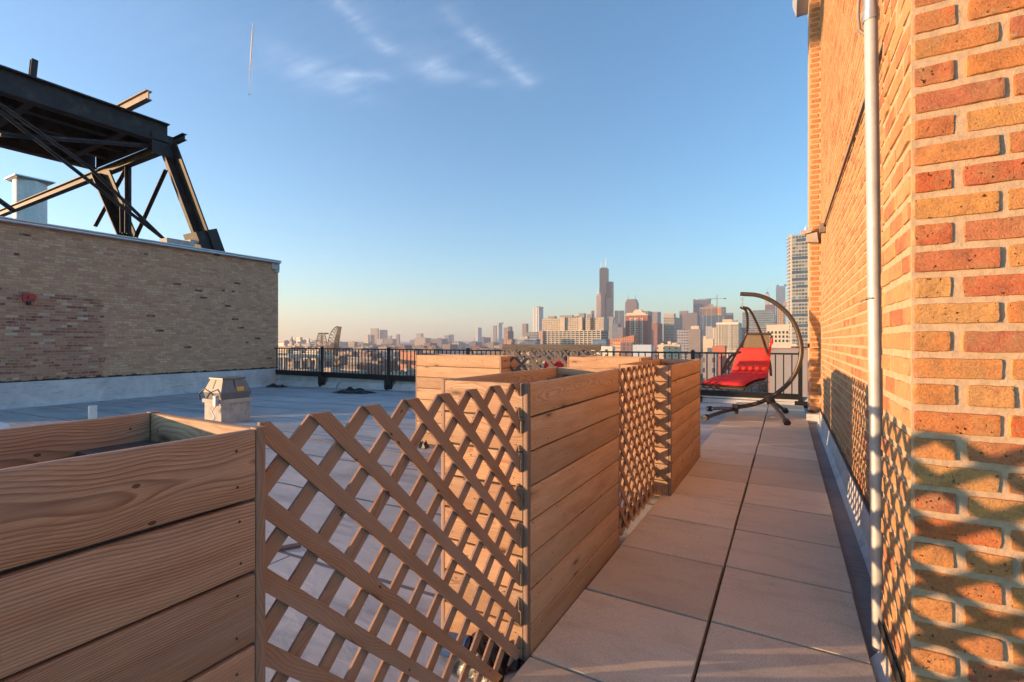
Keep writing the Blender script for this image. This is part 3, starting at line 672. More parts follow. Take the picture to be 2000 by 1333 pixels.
# ================================================================== THINGS ON THE ROOF
# roof exhaust fan: curb, housing, sticker, cable
p = on_roof(432, 829); fx, fy, fz = p.x-.27, p.y+.27, roof_z(p.x)
fan = empty('roof_fan', (fx, fy, fz), 'grey boxy exhaust fan with a yellow sticker on a pale square curb', 'fan unit')
cw = .27; m = MB(); m.box(fx-cw, fx+cw, fy-cw, fy+cw, fz-.02, fz+.36); m.build('curb', M['curb'], fan)
m = MB(); m.box(fx-cw-.03, fx+cw+.03, fy-cw-.03, fy+cw+.03, fz+.36, fz+.43); m.build('curb_cap', M['curb'], fan)
m = MB(); a, b, c = .285, .20, fz+.43
m.hexa([(fx-a*.9,fy-a*.9,c),(fx+a*.9,fy-a*.9,c),(fx+a*.9,fy+a*.9,c),(fx-a*.9,fy+a*.9,c),(fx-a,fy-a,c+.12),(fx+a,fy-a,c+.12),(fx+a,fy+a,c+.12),(fx-a,fy+a,c+.12)])
m.hexa([(fx-a,fy-a,c+.12),(fx+a,fy-a,c+.12),(fx+a,fy+a,c+.12),(fx-a,fy+a,c+.12),(fx-b,fy-b,c+.36),(fx+b,fy-b,c+.36),(fx+b,fy+b,c+.36),(fx-b,fy+b,c+.36)])
m.box(fx-b-.02, fx+b+.02, fy-b-.02, fy+b+.02, c+.36, c+.385); hs = m.build('housing', M['housing'], fan)
m = MB(); q = lambda u, v: (fx+a+.004-(a-b)*v, fy+u, c+.12+.24*v)
m.face([q(.02,.08), q(.15,.08), q(.15,.40), q(.02,.40)]); m.build('sticker', M['yellow'], fan)
m = MB(); q2 = lambda u, v: (fx+u, fy-a-.004+(a-b)*v, c+.12+.24*v)
m.face([q2(-.03,.25), q2(.0,.25), q2(.0,.95), q2(-.03,.95)]); m.face([q(-.02,.3), q(.0,.3), q(.0,.98), q(-.02,.98)]); m.build('latch', M['dark'], fan)
m = MB(); m.tube([(fx-.35,fy-cw-.04,c-.02),(fx-.25,fy-cw-.1,c+.1),(fx-.05,fy-cw-.12,c+.2),(fx+.12,fy-cw-.1,c+.14),(fx+.22,fy-cw-.06,c+.02)], .012, 8); m.build('cable', M['cable'], fan, smooth=60)
m = MB(); m.box(fx+.19, fx+.26, fy-cw-.1, fy-cw-.035, c-.1, c+.08); m.build('switch_box', M['white_metal'], fan)
m = MB(); m.tube([(fx+.22,fy-cw-.06,c-.1),(fx+.1,fy-cw-.08,c-.2),(fx+.25,fy-cw-.1,c-.3),(fx+.5,fy-cw-.3,fz+.03),(fx+.9,fy-cw-.3,fz+.02)], .011, 8); m.build('cable', M['white'], fan, smooth=60)
# vent pipes
p = on_roof(181, 819); m = MB(); m.tube([(p.x, p.y, roof_z(p.x)-.02), (p.x, p.y, on_x(181, 793, p.x).z)], .072, 20); tag(m.build('vent_pipe', M['white'], smooth=50), 'short white vent pipe standing on the roof behind the nearest planter', 'pipe')
p = on_roof(-2, 842); m = MB(); m.tube([(p.x, p.y, roof_z(p.x)-.02), (p.x, p.y, roof_z(p.x)+.06), (p.x, p.y, roof_z(p.x)+.12), (p.x, p.y, roof_z(p.x)+.15)], [.14, .14, .10, .03], 20); tag(m.build('roof_drain_cap', M['white'], smooth=50), 'round white cap on the roof at the left edge of the photo', 'vent cap')
def scrap(name, px, py, w, d, h, mat, label, cat, seed=0, rot=0):
    p = on_roof(px, py); m = MB(); n = 16; V = []; rr = random.Random(seed); z0 = roof_z(p.x)
    for j in range(n+1):
        for i in range(n+1):
            u, v = i/n*2-1, j/n*2-1
            edge = 1+.35*mnoise.noise(Vector((u*1.6+seed, v*1.6, seed)))
            x, y = u*w/2*edge, v*d/2*edge
            e = max(0, 1-max(abs(u), abs(v))**3)
            zz = z0+.006+h*max(0, e*(.55+.9*mnoise.noise(Vector((u*2.2+seed*3, v*2.2, 2)))))+.02*abs(mnoise.noise(Vector((u*6+seed, v*6, 2))))
            c, s_ = cos(rot), sin(rot); V.append((p.x+x*c-y*s_, p.y+x*s_+y*c, zz))
    m.poly(V, [(j*(n+1)+i, j*(n+1)+i+1, (j+1)*(n+1)+i+1, (j+1)*(n+1)+i) for j in range(n) for i in range(n)], uvf=lambda p: (p[0], p[1]))
    return tag(m.build(name, M[mat], smooth=60), label, cat)
scrap('plastic_sheet', 690, 769, 1.35, .3, .17, 'black_plastic', 'crumpled black sheet lying on the roof below the railing', 'sheet', 4, .15)
scrap('plastic_sheet', 540, 757, 1.0, .35, .12, 'black_plastic', 'flat black scraps lying in the corner by the left brick wall', 'sheet', 9)
scrap('black_bag', 950, 1306, .22, .2, .13, 'black_plastic', 'black plastic bag on the roof beside the foot of the middle planter', 'bag', 6)
scrap('rubber_block', 826, 876, .16, .1, .12, 'black_plastic', 'small black lump on the roof left of the middle planter', 'rubber block', 12)
p = on_roof(889, 1290); m = MB(); m.tube([(p.x-.07, p.y, roof_z(p.x)+.05), (p.x+.05, p.y+.02, roof_z(p.x)+.05)], [.045, .05], 16); m.tube([(p.x+.05, p.y+.02, roof_z(p.x)+.05), (p.x+.06, p.y+.022, roof_z(p.x)+.05)], [.038, .03], 16)
tag(m.build('plastic_bottle', M['blue_plastic'], smooth=50), 'blue plastic container lying beside the black bag behind the lattice', 'container')
a, b, c = on_roof(586, 859), on_roof(758, 886), on_roof(872, 904)
m = MB(); m.tube([(v.x, v.y, roof_z(v.x)+.03) for v in (a, b, c)], .007, 8); tag(m.build('roof_conduit', M['lath_grey'], smooth=60), 'thin pale rod lying across the roof behind the large lattice', 'conduit')
a, b = on_roof(532, 1078), on_roof(588, 1068); m = MB(); m.bar((a.x, a.y, roof_z(a.x)+.012), (b.x, b.y, roof_z(b.x)+.012), .05, .012); tag(m.build('wood_strip', M['lath_grey']), 'short pale wooden strip lying on the roof behind the large lattice', 'strip')
# red cushion glimpsed between planters
p = on_y(1093, 716, 6.2); m = MB(); m.board((p.x-.25, 6.2, .75), (p.x+.2, 6.25, .75), .5, .1, (0,.35,1), .04, seg=4); tag(m.build('seat_cushion', M['red'], smooth=60), 'red cushion just visible between the lattice tips and the back planter', 'cushion')
# ================================================================== HANGING LOUNGE CHAIR
sw = empty('hanging_lounge_chair', (-.5, 9.0, 0), 'red cushioned hanging lounge chair under a curved metal arm at the end of the walkway', 'swing chair')
def spline(pts, n=8):
    pts = [Vector(p) for p in pts]; P = [pts[0]*2-pts[1]]+pts+[pts[-1]*2-pts[-2]]; out = []
    for i in range(1, len(P)-2):
        for k in range(n):
            t = k/n; a, b, c, d = P[i-1:i+3]
            out.append(.5*((2*b)+(c-a)*t+(2*a-5*b+4*c-d)*t*t+(3*b-a-3*c+d)*t**3))
    return out+[pts[-1]]
arc = spline([on_y(x, y, 9.0) for x, y in ((1446,575),(1481,578),(1513,592),(1542,618),(1560,654),(1565,690),(1557,722),(1541,748),(1519,768),(1494,783),(1466,792),(1435,797))], 6)
m = MB(); m.tube(arc, .035, 14); st = m.build('curved_arm', M['bronze'], sw, smooth=60)
hub = on_y(1504, 781, 9.0); hub2 = on_y(1436, 797, 9.0)
m = MB(); m.bar(hub+Vector((-.06,0,-.03)), hub+Vector((.06,0,.02)), .12, .12); m.build('hub', M['dark_tube'], sw); m = MB(); m.bar(hub2+Vector((-.04,0,0)), hub2+Vector((.05,0,0)), .12, .12); m.bar(hub2+Vector((.02,0,-.1)), hub2+Vector((.02,0,0)), .05, .05); m.build('hub', M['dark_tube'], sw)
for (h_, fxx, fyy) in ((hub, .0, 8.36), (hub, -.02, 9.72), (hub2, -1.12, 8.2), (hub2, -1.2, 9.3)):
    m = MB(); e = Vector((fxx, fyy, .05)); m.tube([h_+Vector((0,0,-.02)), h_.lerp(e, .5)+Vector((0,0,-.0)), e], .03, 12); l = m.build('leg', M['dark_tube'], sw, smooth=60)
    m = MB(); d = (e-h_).normalized(); m.tube([e-d*.03, e+d*.04], .05, 14); m.build('foot', M['black_plastic'], l, smooth=60)
m = MB(); k = on_y(1562, 679, 9.0); m.tube([k+Vector((-.12,-.02,0)), k+Vector((.13,-.02,0))], .011, 8); m.tube([k+Vector((.11,-.02,0)), k+Vector((.11,-.02,.06))], .028, 10); m.build('clamp_bolt', M['dark_tube'], sw, smooth=60)
# lounge body: profile along the chair, s = distance from the foot end
O_ = Vector((-.90, 8.35, 0)); dl = (Vector((-.43, 10.0, 0))-O_).normalized(); dw = Vector((dl.y, -dl.x, 0))
prof = spline([(0, 0, .53), (.35, 0, .585), (.72, 0, .60), (1.0, 0, .60), (1.22, 0, .68), (1.37, 0, .88), (1.49, 0, 1.12), (1.60, 0, 1.38)], 6)
def LP(s, w, z): return O_+dl*s+dw*w+Vector((0, 0, z))
def pad(s0, s1, hw, th, lift, mat, name, taper=1.0):
    pr = [p for p in prof if s0 <= p.x <= s1]; m = MB(); n = len(pr); V = []; K = 12
    for i, p in enumerate(pr):
        tg = (pr[min(i+1, n-1)]-pr[max(i-1, 0)]).normalized(); nx, nz = -tg.z, tg.x
        f = i/(n-1); hwi = hw*(1+(taper-1)*f); en = min(1, min(f, 1-f)*n/1.6+.25)
        for k in range(2*K):
            if k < K: w = -1+2*k/(K-1); side = 1
            else: w = 1-2*(k-K)/(K-1); side = -1
            puff = sqrt(max(0, 1-abs(w)**5))*en; o = lift+side*th/2*puff+.006*mnoise.noise(Vector((p.x*7, w*4, side)))
            V.append(LP(p.x+nx*o, w*hwi, p.z+nz*o))
    m.poly([tuple(v) for v in V], [(i*2*K+k, i*2*K+(k+1) % (2*K), (i+1)*2*K+(k+1) % (2*K), (i+1)*2*K+k) for i in range(n-1) for k in range(2*K)]+[tuple(range(2*K))[::-1], tuple((n-1)*2*K+k for k in range(2*K))])
    return m.build(name, M[mat], sw, smooth=70)
pad(0, .74, .34, .07, .05, 'red', 'leg_cushion'); pad(.75, 1.26, .335, .07, .05, 'red', 'seat_cushion', .93); pad(1.24, 1.50, .315, .09, .06, 'red_sunlit', 'back_cushion', .9)
pad(0, 1.63, .33, .012, -.005, 'sling', 'sling', .62)
for sg in (-1, 1):
    m = MB(); m.tube([LP(p.x, sg*(.345-.11*max(0, p.x-.6)), p.z-.01) for p in prof], .016, 8); m.build('side_rail', M['dark_tube'], sw, smooth=60)
m = MB(); pr = prof[::2]
for sg in (-1, 1):
    for i in range(0, len(prof)-1):
        p = prof[i]; q = prof[i+1]; f = .345-.11*max(0, p.x-.6)
        m.tube([LP(p.x, sg*f, p.z+.022), LP((p.x+q.x)/2, sg*(f-.03), (p.z+q.z)/2+.02), LP(q.x, sg*f, q.z-.03)], .006, 5)
m.build('lacing', M['dark_tube'], sw)
m = MB(); e = prof[-1]; m.tube([LP(e.x, -.23, e.z+.02), LP(e.x, .23, e.z+.02)], .022, 10); m.build('head_bar', M['dark_tube'], sw, smooth=60)
m = MB(); m.tube([LP(0, -.34, .52), LP(0, .34, .52)], .018, 10); m.build('foot_bar', M['dark_tube'], sw, smooth=60)
hook = on_y(1450, 603, 9.0); armend = on_y(1450, 578, 9.0)
m = MB()
for k in range(5):
    a = armend.lerp(hook, k/5); b = armend.lerp(hook, (k+1)/5); o = Vector((.012, 0, 0)) if k % 2 else Vector((0, .012, 0))
    m.tube([a, a.lerp(b, .3)+o, a.lerp(b, .7)+o, b, a.lerp(b, .7)-o, a.lerp(b, .3)-o, a], .005, 6)
m.build('chain', M['galv'], sw, smooth=60)
for pts in (((1446,601,9.0),(1457,608,9.05),(1460,630,9.2),(1457,655,9.35),(1443,682,9.2),(1428,708,8.95),(1412,728,8.75)), ((1450,601,9.0),(1464,606,9.05),(1479,634,9.25),(1490,662,9.45),(1498,688,9.6),(1504,712,9.55),(1506,734,9.4))):
    m = MB(); m.tube(spline([on_y(*p) for p in pts], 5), .021, 10); m.build('hanger_rod', M['bronze'], sw, smooth=60)
m = MB(); m.tube(spline([on_y(*p) for p in ((1446,689,9.3),(1434,692,9.1),(1422,703,8.95),(1413,722,8.8),(1410,729,8.75))], 5), .022, 10); m.build('armrest', M['dark_tube'], sw, smooth=60)
m = MB(); m.tube([LP(1.48, .24, 1.16), LP(1.5, .28, 1.24), LP(1.48, .29, 1.32), LP(1.5, .25, 1.2)], .016, 8); m.build('tie_strap', M['red_sunlit'], sw, smooth=60)
# ================================================================== CITY
GZ = -24.0
_fc = {}
def facade(wall, glass=(.05,.06,.075), fl=3.3, bay=3.2, wu=.55, wv=.55, rough=.25, lit=.12):
    key = (wall, glass, fl, bay, wu, wv, rough, lit)
    if key in _fc: return _fc[key]
    t = NT('facade'); s = t.n('SeparateXYZ', {0: t.uv()}); u, v = t.math('DIVIDE', s.outputs[0], bay), t.math('DIVIDE', s.outputs[1], fl)
    fu, fv = t.math('ABSOLUTE', t.math('SUBTRACT', t.math('FRACT', u), .5)), t.math('ABSOLUTE', t.math('SUBTRACT', t.math('FRACT', v), .5))
    w = t.math('MULTIPLY', t.math('LESS_THAN', fu, wu/2), t.math('LESS_THAN', fv, wv/2))
    up = t.n('SeparateXYZ', {0: t.n('NewGeometry').outputs['Normal']}).outputs[2]; w = t.math('MULTIPLY', w, t.math('LESS_THAN', t.math('ABSOLUTE', up), .5))
    cell = t.n('TexWhiteNoise', {'Vector': t.vec(t.math('FLOOR', u), t.math('FLOOR', v), 0)}).outputs['Value']
    g = t.mix(t.ramp(cell, [(0, 0.0), (.6, .25), (1-lit, .35), (1, 1.0)]), glass, tuple(min(.8, x*.55+.14) for x in wall))
    n = t.noise(t.uv(), .12, 4, .6)
    wc = t.mix(n, tuple(x*.82 for x in wall), tuple(min(1, x*1.14) for x in wall))
    c = t.mix(w, wc, g); ro = t.math('SUBTRACT', .85, t.math('MULTIPLY', w, .85-rough))
    _fc[key] = t.fin(c, ro); return _fc[key]
roofm = simple('tar roof', (.16, .155, .16), .9, 0, .3, .08)
roofm2 = simple('light roof', (.30, .30, .31), .8, 0, .2, .08)
def front(px, Y): return on_y(px, 667, Y).x
def zt_(px, py, Y): return on_y(px, py, Y).z
def cityb(name, label, x0, x1, x2, ytop, d, mat, pent=(), cat='building', group='buildings of the city skyline', z0=GZ, extra_top=None, roofmat=None):
    """front (facing -Y) spans px x0..x1, right flank x1..x2; d = distance along the view axis"""
    r0 = (x0-1000)/F; Y = d*(CT+r0*ST); X0 = front(x0, Y); X1 = front(x1, Y)
    s2 = slope(x2); dy = (X1/s2-Y) if abs(s2) > .002 and x2 > x1 and X1/s2 > Y else (X1-X0)*.8
    dy = min(max(dy, 6), (X1-X0)*4+30); z = zt_((x0+x1)/2, ytop, Y)
    m = MB(); m.box(X0, X1, Y, Y+dy, z0, z, 0)
    m.f.pop(1)
    # the removed top face becomes a parapet roof
    m.uv = m.uv[:1]+m.uv[2:]; m.m = m.m[:1]+m.m[2:]
    w = min(.4, (X1-X0)*.05)
    m.box(X0, X1, Y, Y+w, z, z+.9); m.box(X0, X0+w, Y+w, Y+dy, z, z+.9); m.box(X1-w, X1, Y+w, Y+dy, z, z+.9); m.box(X0+w, X1-w, Y+dy-w, Y+dy, z, z+.9)
    m.face([(X0+w,Y+w,z+.05),(X1-w,Y+w,z+.05),(X1-w,Y+dy-w,z+.05),(X0+w,Y+dy-w,z+.05)], mat=1)
    loc = ((X0+X1)/2, Y+dy/2, z0)
    o = m.build(name, [mat, roofmat or roofm], loc=loc); tag(o, label, cat, group)
    for (a, b, yt, kind) in pent:
        pa, pb = front(a, Y+dy*.2), front(b, Y+dy*.2); zz = zt_((a+b)/2, yt, Y+dy*.2)
        m = MB()
        if kind == 'mast':
            m.tube([((pa+pb)/2, Y+dy*.3, z), ((pa+pb)/2, Y+dy*.3, z+(zz-z)*.5), ((pa+pb)/2, Y+dy*.3, zz)], [(pb-pa)/2, (pb-pa)/2*.7, (pb-pa)/2*.35], 8); m.build('antenna', M['white_metal'], o)
        else:
            m.box(pa, pb, Y+dy*.2, Y+dy*.2+min(dy*.6, (pb-pa)), z, zz); m.build('penthouse', kind if not isinstance(kind, str) else mat, o)
    return o, (X0, X1, Y, dy, z)
def windows(o, info, cols, rows, zlo, zhi, mat, wf=.6, hf=.55, flank=False, name='window', frame=None, depth=.12, xr=(0, 1)):
    X0, X1, Y, dy, z = info; W = (X1-X0)*(xr[1]-xr[0])/cols; X0 = X0+(X1-X0)*xr[0]; H = (zhi-zlo)/rows
    m = MB(); w2, h2 = W*wf/2, H*hf/2; fr = min(W, H)*.07
    m.box(-w2, w2, -depth, .0, -h2, h2)
    fm = MB(); fm.box(-w2-fr, w2+fr, -depth-.08, 0, -h2-fr, -h2)
    first = m.build(name, mat); sill = fm.build('sill', frame or M['white']) ; k = 0
    for i in range(cols):
        for j in range(rows):
            if k >= 100: continue
            w = first if k == 0 else first.copy(); s_ = sill if k == 0 else sill.copy()
            if k: COL.objects.link(w); COL.objects.link(s_)
            w.parent = o; w.location = Vector((X0+W*(i+.5), Y, zlo+H*(j+.5)))-wloc(o); s_.parent = w; s_.location = (0, 0, 0); k += 1
glassM = simple('window glass', (.035, .045, .06), .12, 0, .3, .2); glassB = simple('blue glass', (.06, .10, .16), .12, 0, .3, .2)
balc = simple('balcony white', (.60, .56, .50), .7, 0, .1, .5)
TAN = (.48, .38, .27); CRM = (.62, .54, .42); GRY = (.30, .29, .29); BRN = (.22, .17, .15); RED = (.42, .15, .09); BLU = (.16, .20, .26); DRK = (.085, .085, .10); WHT = (.70, .68, .62); BND = (.50, .44, .34); PNK = (.42, .27, .21)
# (name, label, x0, x1, x2, ytop, d, wall, facade kwargs, pents)
rows_ = [
 ('apartment_block','bright yellowish slab farthest left on the horizon, beside a dark church spire',569,575,577,661.5,2300,CRM,{},()),
 ('apartment_block','dark slab with a notched roof left of the lattice bridge towers',576,586,591,660,2500,BRN,{},()),
 ('apartment_block','small sunlit slab in front of the dark slab left of the bridge towers',581,586.5,588,665,2200,CRM,{},()),
 ('office_block','blue grey block left of the lattice bridge towers',590,603,605.5,662.5,2600,BLU,{},()),
 ('warehouse','pale blue low block next to the left brick wall on the horizon',544,554,557,671,1900,(.42,.46,.5),{},()),
 ('apartment_block','cream sunlit slab just left of the dark square tower on the left horizon',710,719,722.5,655,3300,CRM,{},()),
 ('office_tower','dark square tower, tallest on the left part of the horizon',723.5,738,740,642.5,3300,DRK,dict(wu=.8,wv=.7,bay=4),()),
 ('apartment_tower','tan tower right of the dark square tower on the left horizon',741.5,753,757,645.5,3300,TAN,dict(wu=.4),()),
 ('office_block','grey low block right of the tan tower on the left horizon',758,764,766,657,3500,GRY,{},()),
 ('apartment_tower','dark narrow tower standing alone above the third railing post',773.5,779,781.5,654,3400,BRN,{},()),
 ('apartment_tower','hazy tan block with a dark flank above the left back planter',813,823,827,652.5,3700,TAN,{},()),
 ('office_block','dark block left of the greenish one above the left back planter',868,876,877,656,3600,GRY,{},()),
 ('office_block','greenish dark block above the middle of the left back planter',877,884,886.5,654.5,3700,(.14,.19,.2),{},()),
 ('apartment_tower','white sunlit tower with a dark flank above the left back planter',928,933.5,941,641,2500,WHT,dict(wu=.3),()),
 ('apartment_tower','dim grey tower left of the white edged tower with a rounded top',963,969.5,970.5,637,2800,(.36,.31,.28),{},()),
 ('apartment_tower','grey tower with a white sunlit edge and rounded top',971,974,981,633,2700,WHT,dict(wu=.3),((974,980,631,GRY),)),
 ('office_block','tan block with a dark glass tower behind it, above the weathered lattice',984,993,994,641,2300,PNK,{},()),
 ('office_tower','dark glass tower with a rounded cap behind the pink brick block',992,998,1001,640,2350,DRK,dict(wu=.8,wv=.8),((993.5,998,638.5,DRK),)),
 ('brick_block','pink brick block with vertical strips and a grey flank above the weathered lattice',984,1000,1005.5,664.5,900,(.46,.27,.2),dict(bay=5.5,wu=.4,wv=.95,fl=12),()),
 ('brick_block','upper brick block above the pink strips, with a silver curved front',985,992,1003,648,1100,(.44,.26,.2),{},()),
 ('office_block','brown block with a dark flank left of the tall white tower',1020,1028,1032,633.5,2100,(.40,.27,.2),{},()),
 ('apartment_tower','tall white tower left of the long cream loft building',1040.5,1052.5,1061,602,1500,WHT,dict(wu=.22,wv=.98,bay=9,fl=80),((1049,1054,599.5,GRY),(1053,1059,600.5,GRY))),
 ('office_block','low glass block at the foot of the tall white tower',1028.5,1050,1056,650.5,950,(.30,.32,.34),dict(wu=.95,wv=.6),()),
 ('office_block','low block with a white roof edge left of the loft building',1009,1048,1055,664.5,700,(.33,.38,.42),dict(wu=.9,wv=.5),()),
 ('shop_building','pale shop building with white top left of the loft building',1016,1030,1034,658.5,800,(.6,.5,.42),{},()),
 ('office_tower','slim dark red tower with a thin mast rising above the loft roof',1155,1160,1161,608,2500,(.28,.08,.08),dict(wu=.4),((1157.2,1158.2,592,'mast'),)),
 ('office_tower','beige grey tower at the right foot of the tallest black skyscraper',1187,1197,1200,626,1700,(.42,.40,.34),dict(wu=.5),((1186.5,1199,619.5,(GRY)),)),
 ('office_tower','dark glass tower directly right of the tallest black skyscraper',1200.5,1207,1208.5,608,2300,DRK,dict(wu=.7,wv=.9),()),
 ('office_tower','blue glass tower between the black skyscraper and the brown antenna tower',1209,1218,1219.5,608,2200,(.13,.17,.21),dict(wu=.85,wv=.85),()),
 ('office_block','bluish block low between the skyscrapers left of the red tower',1195,1207,1213,634,1600,(.24,.28,.33),dict(wu=.8),()),
 ('office_block','brown slab with pale edge left of the red brick tower foot',1207,1216,1222,641,1300,(.34,.26,.24),{},()),
 ('office_tower','grey stepped tower behind the red brick tower',1273,1284,1291,612,1900,(.36,.31,.28),dict(wu=.35),((1271,1287,610,GRY),)),
 ('brick_tower','small red brick tower right of the large red brick tower',1273.5,1284,1294,632.5,1300,(.45,.18,.12),{},((1274,1281,630.5,PNK),)),
 ('office_tower','beige banded tower with a pale crown right of the red tower',1296,1317,1328,621,1350,BND,dict(wu=1.01,wv=.42,fl=4.4),((1296.5,1316,613.5,(.55,.44,.34)),)),
 ('office_tower','plain tan tower behind and right of the banded tower',1327,1343,1344.5,608.5,1900,(.37,.29,.26),dict(wu=.25,wv=.9),()),
 ('office_tower','plain grey brown slab left of the tower under construction',1334,1362,1366,612.5,1800,(.25,.205,.20),dict(wu=.2,wv=.3),()),
 ('office_tower','dark tower with a serrated roof behind the building under construction',1354,1386,1388.5,587,2500,(.15,.15,.165),dict(wu=.5,wv=.6),((1354,1358,585.5,DRK),(1361,1364,586,DRK),(1380,1388,584.5,DRK))),
 ('office_block','grey block right of the building under construction',1418,1431,1432.5,612.5,1800,(.27,.25,.26),{},()),
 ('office_block','pale grey block between the grey slab and the cream stepped tower',1378,1391,1393,639,1000,(.48,.44,.40),dict(wu=.2),()),
 ('office_block','wide plain grey brown block in shade above the railing',1344,1368,1370.5,645,600,(.27,.24,.225),dict(wu=.12,wv=.2),((1349.5,1365,637.5,(.62,.52,.42)),)),
 ('apartment_block','grey block with white balconies left of the wide plain block',1322,1344,1344.5,646,640,(.33,.33,.36),dict(wu=.7,wv=.45,fl=3.6),()),
 ('house_block','low cream building with a stepped top below the banded tower',1284,1328,1331,676,420,(.66,.52,.36),dict(wu=.25,wv=.4,bay=5),((1290.5,1296,671,(.66,.52,.36)),(1304,1310,667.5,(.66,.52,.36)),(1312,1322,670.5,(.66,.52,.36)))),
 ('house_block','small flat cream building with a corner turret left of the cream stepped tower',1373,1393,1395,665,430,(.66,.52,.36),dict(wu=.12,wv=.2),((1373.5,1380,657.5,(.66,.52,.36)),)),
 ('garage','blue white low garage wall with a dark scrawl below the red tower',1236,1272,1274,676.5,380,(.46,.52,.58),dict(wu=.01,wv=.01),()),
 ('brick_block','dark brick low building left of the blue white garage',1212.5,1236,1238,671.5,400,(.20,.14,.14),dict(wu=.4),()),
 ('shop_building','low building with orange and white stripes left of the dark brick one',1197,1212,1214,672,410,(.62,.42,.27),dict(wu=1.01,wv=.45,fl=3.0,glass=(.45,.2,.1)),()),
 ('depot','low depot with a blue front and white roof edge before the loft building',1157,1184,1191,665,520,(.12,.2,.3),dict(wu=.9,wv=.8,fl=9,glass=(.07,.13,.2)),()),
 ('depot','long low white building just above the railing, before the lofts',1147,1196,1199,680,330,(.68,.62,.5),dict(wu=.35,wv=.4,bay=6),()),
 ('office_block','wide glass block seen behind the hanging chair rods',1450,1512,1516,611,1100,(.26,.31,.32),dict(wu=.85,wv=.6,fl=5,glass=(.07,.11,.14)),((1470,1513,606.5,(.2,.24,.25)),)),
 ('office_block','low slab with pink and grey bands behind the red cushion',1444,1500,1505,641,800,(.36,.31,.3),dict(wu=1.01,wv=.5),()),
 ('office_tower','blue glass tower left of the tall banded glass tower',1515.5,1534,1537,560,2600,(.22,.3,.38),dict(wu=.9,wv=.8,glass=(.12,.2,.28)),((1517,1521,557,BLU),(1531,1536,556,BLU))),
 ('brick_tower','dark red block below the white domed tower',1495,1513,1516,596,2300,(.30,.12,.13),{},()),
 ('apartment_tower','tan gridded tower behind the curved arm',1518,1531,1541,600,800,(.55,.36,.22),dict(wu=.6,wv=.55),((1530,1537,590,(.5,.3,.18)),)),
 ('brick_block','long low red roofed building directly beyond the railing at right',1500,1580,1584,687,150,(.34,.17,.14),dict(wu=.1,wv=.1),()),
 ('brick_block','small flat red building above the railing left of the chair',1391,1416,1419,680,250,(.50,.17,.10),dict(wu=.01,wv=.01),()),
 ('brick_block','orange low building seen through the railing left of the back planter',782,812,816,691.5,300,(.50,.22,.14),dict(wu=.2,wv=.3),()),
 ('office_block','grey windowed block seen through the railing beside the swing planter',1373,1399,1402,694,170,(.28,.26,.26),dict(wu=.3,wv=.45,bay=3.4,fl=3.6),()),
 ('warehouse','pale stained warehouse wall filling the railing at the right end',1503,1576,1600,693.5,90,(.30,.27,.26),dict(wu=.01,wv=.01),()),
]
for (nm, lab, x0, x1, x2, yt, d, wall, kw, pents) in rows_:
    pp = []
    for p in pents:
        k = p[3]
        if isinstance(k, tuple): k = facade(k, wu=.01, wv=.01)
        pp.append((p[0], p[1], p[2], k))
    cityb(nm, lab, x0, x1, x2, yt, d, facade(wall, **kw), pp, cat='tower' if 'tower' in nm else 'building')
# tallest black skyscraper: bundled shafts
dW = 2700.; YW = dW*(CT+.17*ST); mw_ = facade((.022,.026,.040), (.010,.014,.026), 4.1, 4.6, .7, .6, .3, .02)
xs_ = [front(p, YW) for p in (1170.8, 1177, 1183, 1188)]; u_ = (xs_[3]-xs_[0])/2
tw = empty('skyscraper', ((xs_[0]+xs_[3])/2, YW+40, GZ), 'tallest black skyscraper with stepped shafts and two white antennas', 'skyscraper', 'buildings of the city skyline')
m = MB(); zf = lambda y: zt_(1180, y, YW)
A0, A1, A2, A3 = front(1170.7, YW), front(1184.3, YW), front(1184.6, YW), front(1193.0, YW)
m.box(A0, A1, YW, YW+42, GZ, zf(525)); m.box(A0+6, A1-5, YW+3, YW+38, zf(525)+.01, zf(523.2)); m.build('shaft', mw_, tw)
m = MB(); m.box(A2, A3, YW+14, YW+50, GZ, zf(551)); m.build('shaft', mw_, tw)
m = MB(); m.box(front(1186.8, YW), front(1194.5, YW), YW-22, YW+13.9, GZ, zf(584)); m.build('shaft', mw_, tw)
m = MB(); m.box(front(1175, YW), front(1184, YW), YW-26, YW-.2, GZ, zf(576)); m.build('shaft', mw_, tw)
for pxx, yy in ((1174.3, 509), (1183.6, 503.5)):
    m = MB(); xx = front(pxx, YW+u_*.6); m.tube([(xx, YW+u_*.6, zf(523)), (xx, YW+u_*.6, zf(516)), (xx, YW+u_*.6, zf(yy))], [3, 2.2, 1.0], 8); m.build('antenna', M['white'], tw)
# pink granite tower with a crown
o, inf = cityb('skyscraper', 'slim pink tower with a white crown standing left of the tallest black skyscraper', 1164.8, 1173.5, 1175.5, 579, 2550, facade((.52,.33,.27), wu=.35), ((1166.5, 1172.5, 573.5, facade((.52,.33,.27), wu=.01)),), cat='skyscraper')
m = MB(); xx = front(1169.5, inf[2]+10); zz = zt_(1169, 573.5, inf[2]); m.tube([(xx, inf[2]+10, zz-3), (xx, inf[2]+10, zz+6), (xx, inf[2]+10, zz+13)], [8, 7, 2], 12); m.build('crown', M['white'], o)
